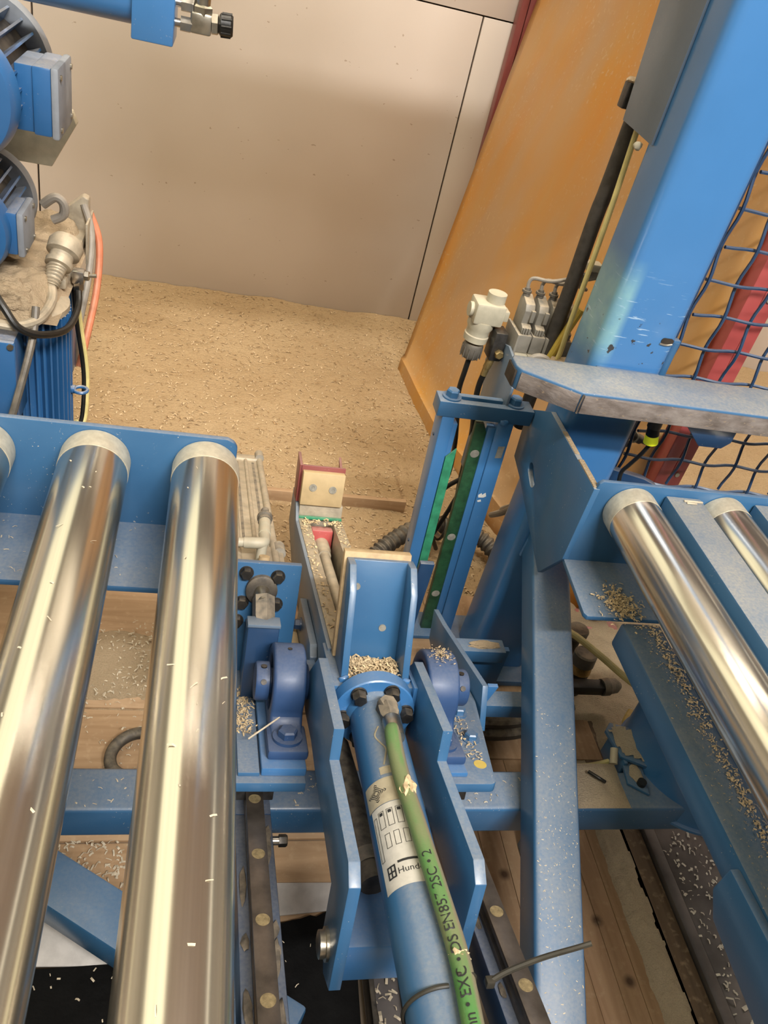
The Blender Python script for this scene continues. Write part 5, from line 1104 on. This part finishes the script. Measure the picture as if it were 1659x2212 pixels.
def onfloor():
    x = random.uniform(-0.45, 1.0); y = 1.6 + 1.7 * random.random() ** 1.2
    return (x, y, fz(x, y) + 0.001)
ch = B(); M['floorchip'] = plain('tan_floor_chip', (0.62, 0.45, 0.26), 0.85, 0.0, 0.35, 90, 0); chips(ch, 4200, onfloor, (0.005, 0.015), (0.0008, 0.0028), 0.3)
solo('wood_shavings', ch, 'floorchip', 'curled wood shavings scattered over the sawdust floor', 'shavings', (0.3, 2.3, 0), kind='stuff')
ch = B(); chips(ch, 1700, onfloor, (0.006, 0.018), (0.0006, 0.002), 0.4)
solo('wood_shavings', ch, 'chipdark', 'brown wood shavings mixed into the sawdust floor', 'shavings', (0.3, 2.3, 0), kind='stuff')
def strip(x, y):
    e = min(x - 0.925, 0.992 - x) + 0.006 * noise.noise(Vector((x * 20, y * 22, 0))); return -0.004 + 0.020 * max(0, min(1, e / 0.014)) * (0.7 + 0.4 * noise.noise(Vector((x * 70, y * 70, 3))))
vs1, fs1 = grid(0.918, 1.0, 0.0, 1.0, 24, 260, strip)
solo('sawdust_strip', B().add(vs1, fs1), 'palelit', 'narrow sawdust ridge along the edge of the pine boards', 'sawdust', (0.95, 0.5, 0), kind='stuff', ang=180)
def mound(x, y):
    e = min((x - (1.025 if y < 1.17 else 0.945)), 1.5 - x, y - 0.93, 1.62 - y) + 0.01 * noise.noise(Vector((x * 12, y * 12, 0))); return -0.006 + 0.026 * max(0, min(1, e / 0.03)) * (0.8 + 0.4 * noise.noise(Vector((x * 26, y * 26, 3)))) + 0.003 * noise.noise(Vector((x * 80, y * 80, 3)))
vs1, fs1 = grid(0.93, 1.5, 0.90, 1.64, 110, 140, mound)
solo('sawdust_heap', B().add(vs1, fs1), 'palelit', 'broad sawdust heap under the right conveyor around the hose valve', 'sawdust', (1.2, 1.3, 0), kind='stuff', ang=180)  # strong side light put into this heap's paler colour
def lpile(x, y):
    d = ((x + 0.10) / 0.30) ** 2 + ((y - 1.29) / 0.11) ** 2 + 0.4 * noise.noise(Vector((x * 9, y * 9, 7))); return -0.004 + 0.024 * max(0, 1 - d) + 0.004 * noise.noise(Vector((x * 60, y * 60, 7)))
vs1, fs1 = grid(-0.45, 0.22, 1.13, 1.45, 130, 80, lpile)
solo('sawdust_heap', B().add(vs1, fs1), 'heap', 'low sawdust heap on the floorboards seen between the left rollers', 'sawdust', (-0.1, 1.3, 0), kind='stuff', ang=180)
ch = B()
chips(ch, 620, lambda: (random.uniform(1.075, 1.35), random.uniform(0.36, 0.86), 0.0032), (0.003, 0.012), (0.0005, 0.0026), 0.4)
chips(ch, 60, lambda: (random.uniform(1.08, 1.25), random.uniform(0.40, 0.55), 0.0035), (0.008, 0.022), (0.001, 0.0045), 0.45)
solo('wood_shavings', ch, 'chipwhite', 'pale wood shavings scattered on the grey steel floor plate', 'shavings', (1.15, 0.6, 0), kind='stuff')
ch = B()
chips(ch, 380, lambda: (random.uniform(-0.2, 0.1), random.uniform(0.715, 0.86), -0.002), (0.004, 0.014), (0.0006, 0.0022), 0.4)
chips(ch, 260, lambda: (random.uniform(-0.25, 0.1), random.uniform(0.90, 1.40), 0.002), (0.003, 0.010), (0.0005, 0.0018), 0.4)
chips(ch, 90, lambda: (random.uniform(0.38, 0.54), random.uniform(0.42, 0.60), 0.013), (0.005, 0.018), (0.0008, 0.003), 0.4)
chips(ch, 45, lambda: (random.uniform(-0.18, 0.34), random.uniform(0.45, 0.66), 0.0045), (0.003, 0.010), (0.0005, 0.0016), 0.3)
chips(ch, 700, lambda: (random.uniform(-0.3, 0.1), random.gauss(1.29, 0.06), 0.008 + random.uniform(0, 0.012)), (0.003, 0.012), (0.0004, 0.0018), 0.35)
solo('wood_shavings', ch, 'chippale', 'pale wood shavings scattered on the floor beneath the beam and rails', 'shavings', (0.1, 0.8, 0), kind='stuff')
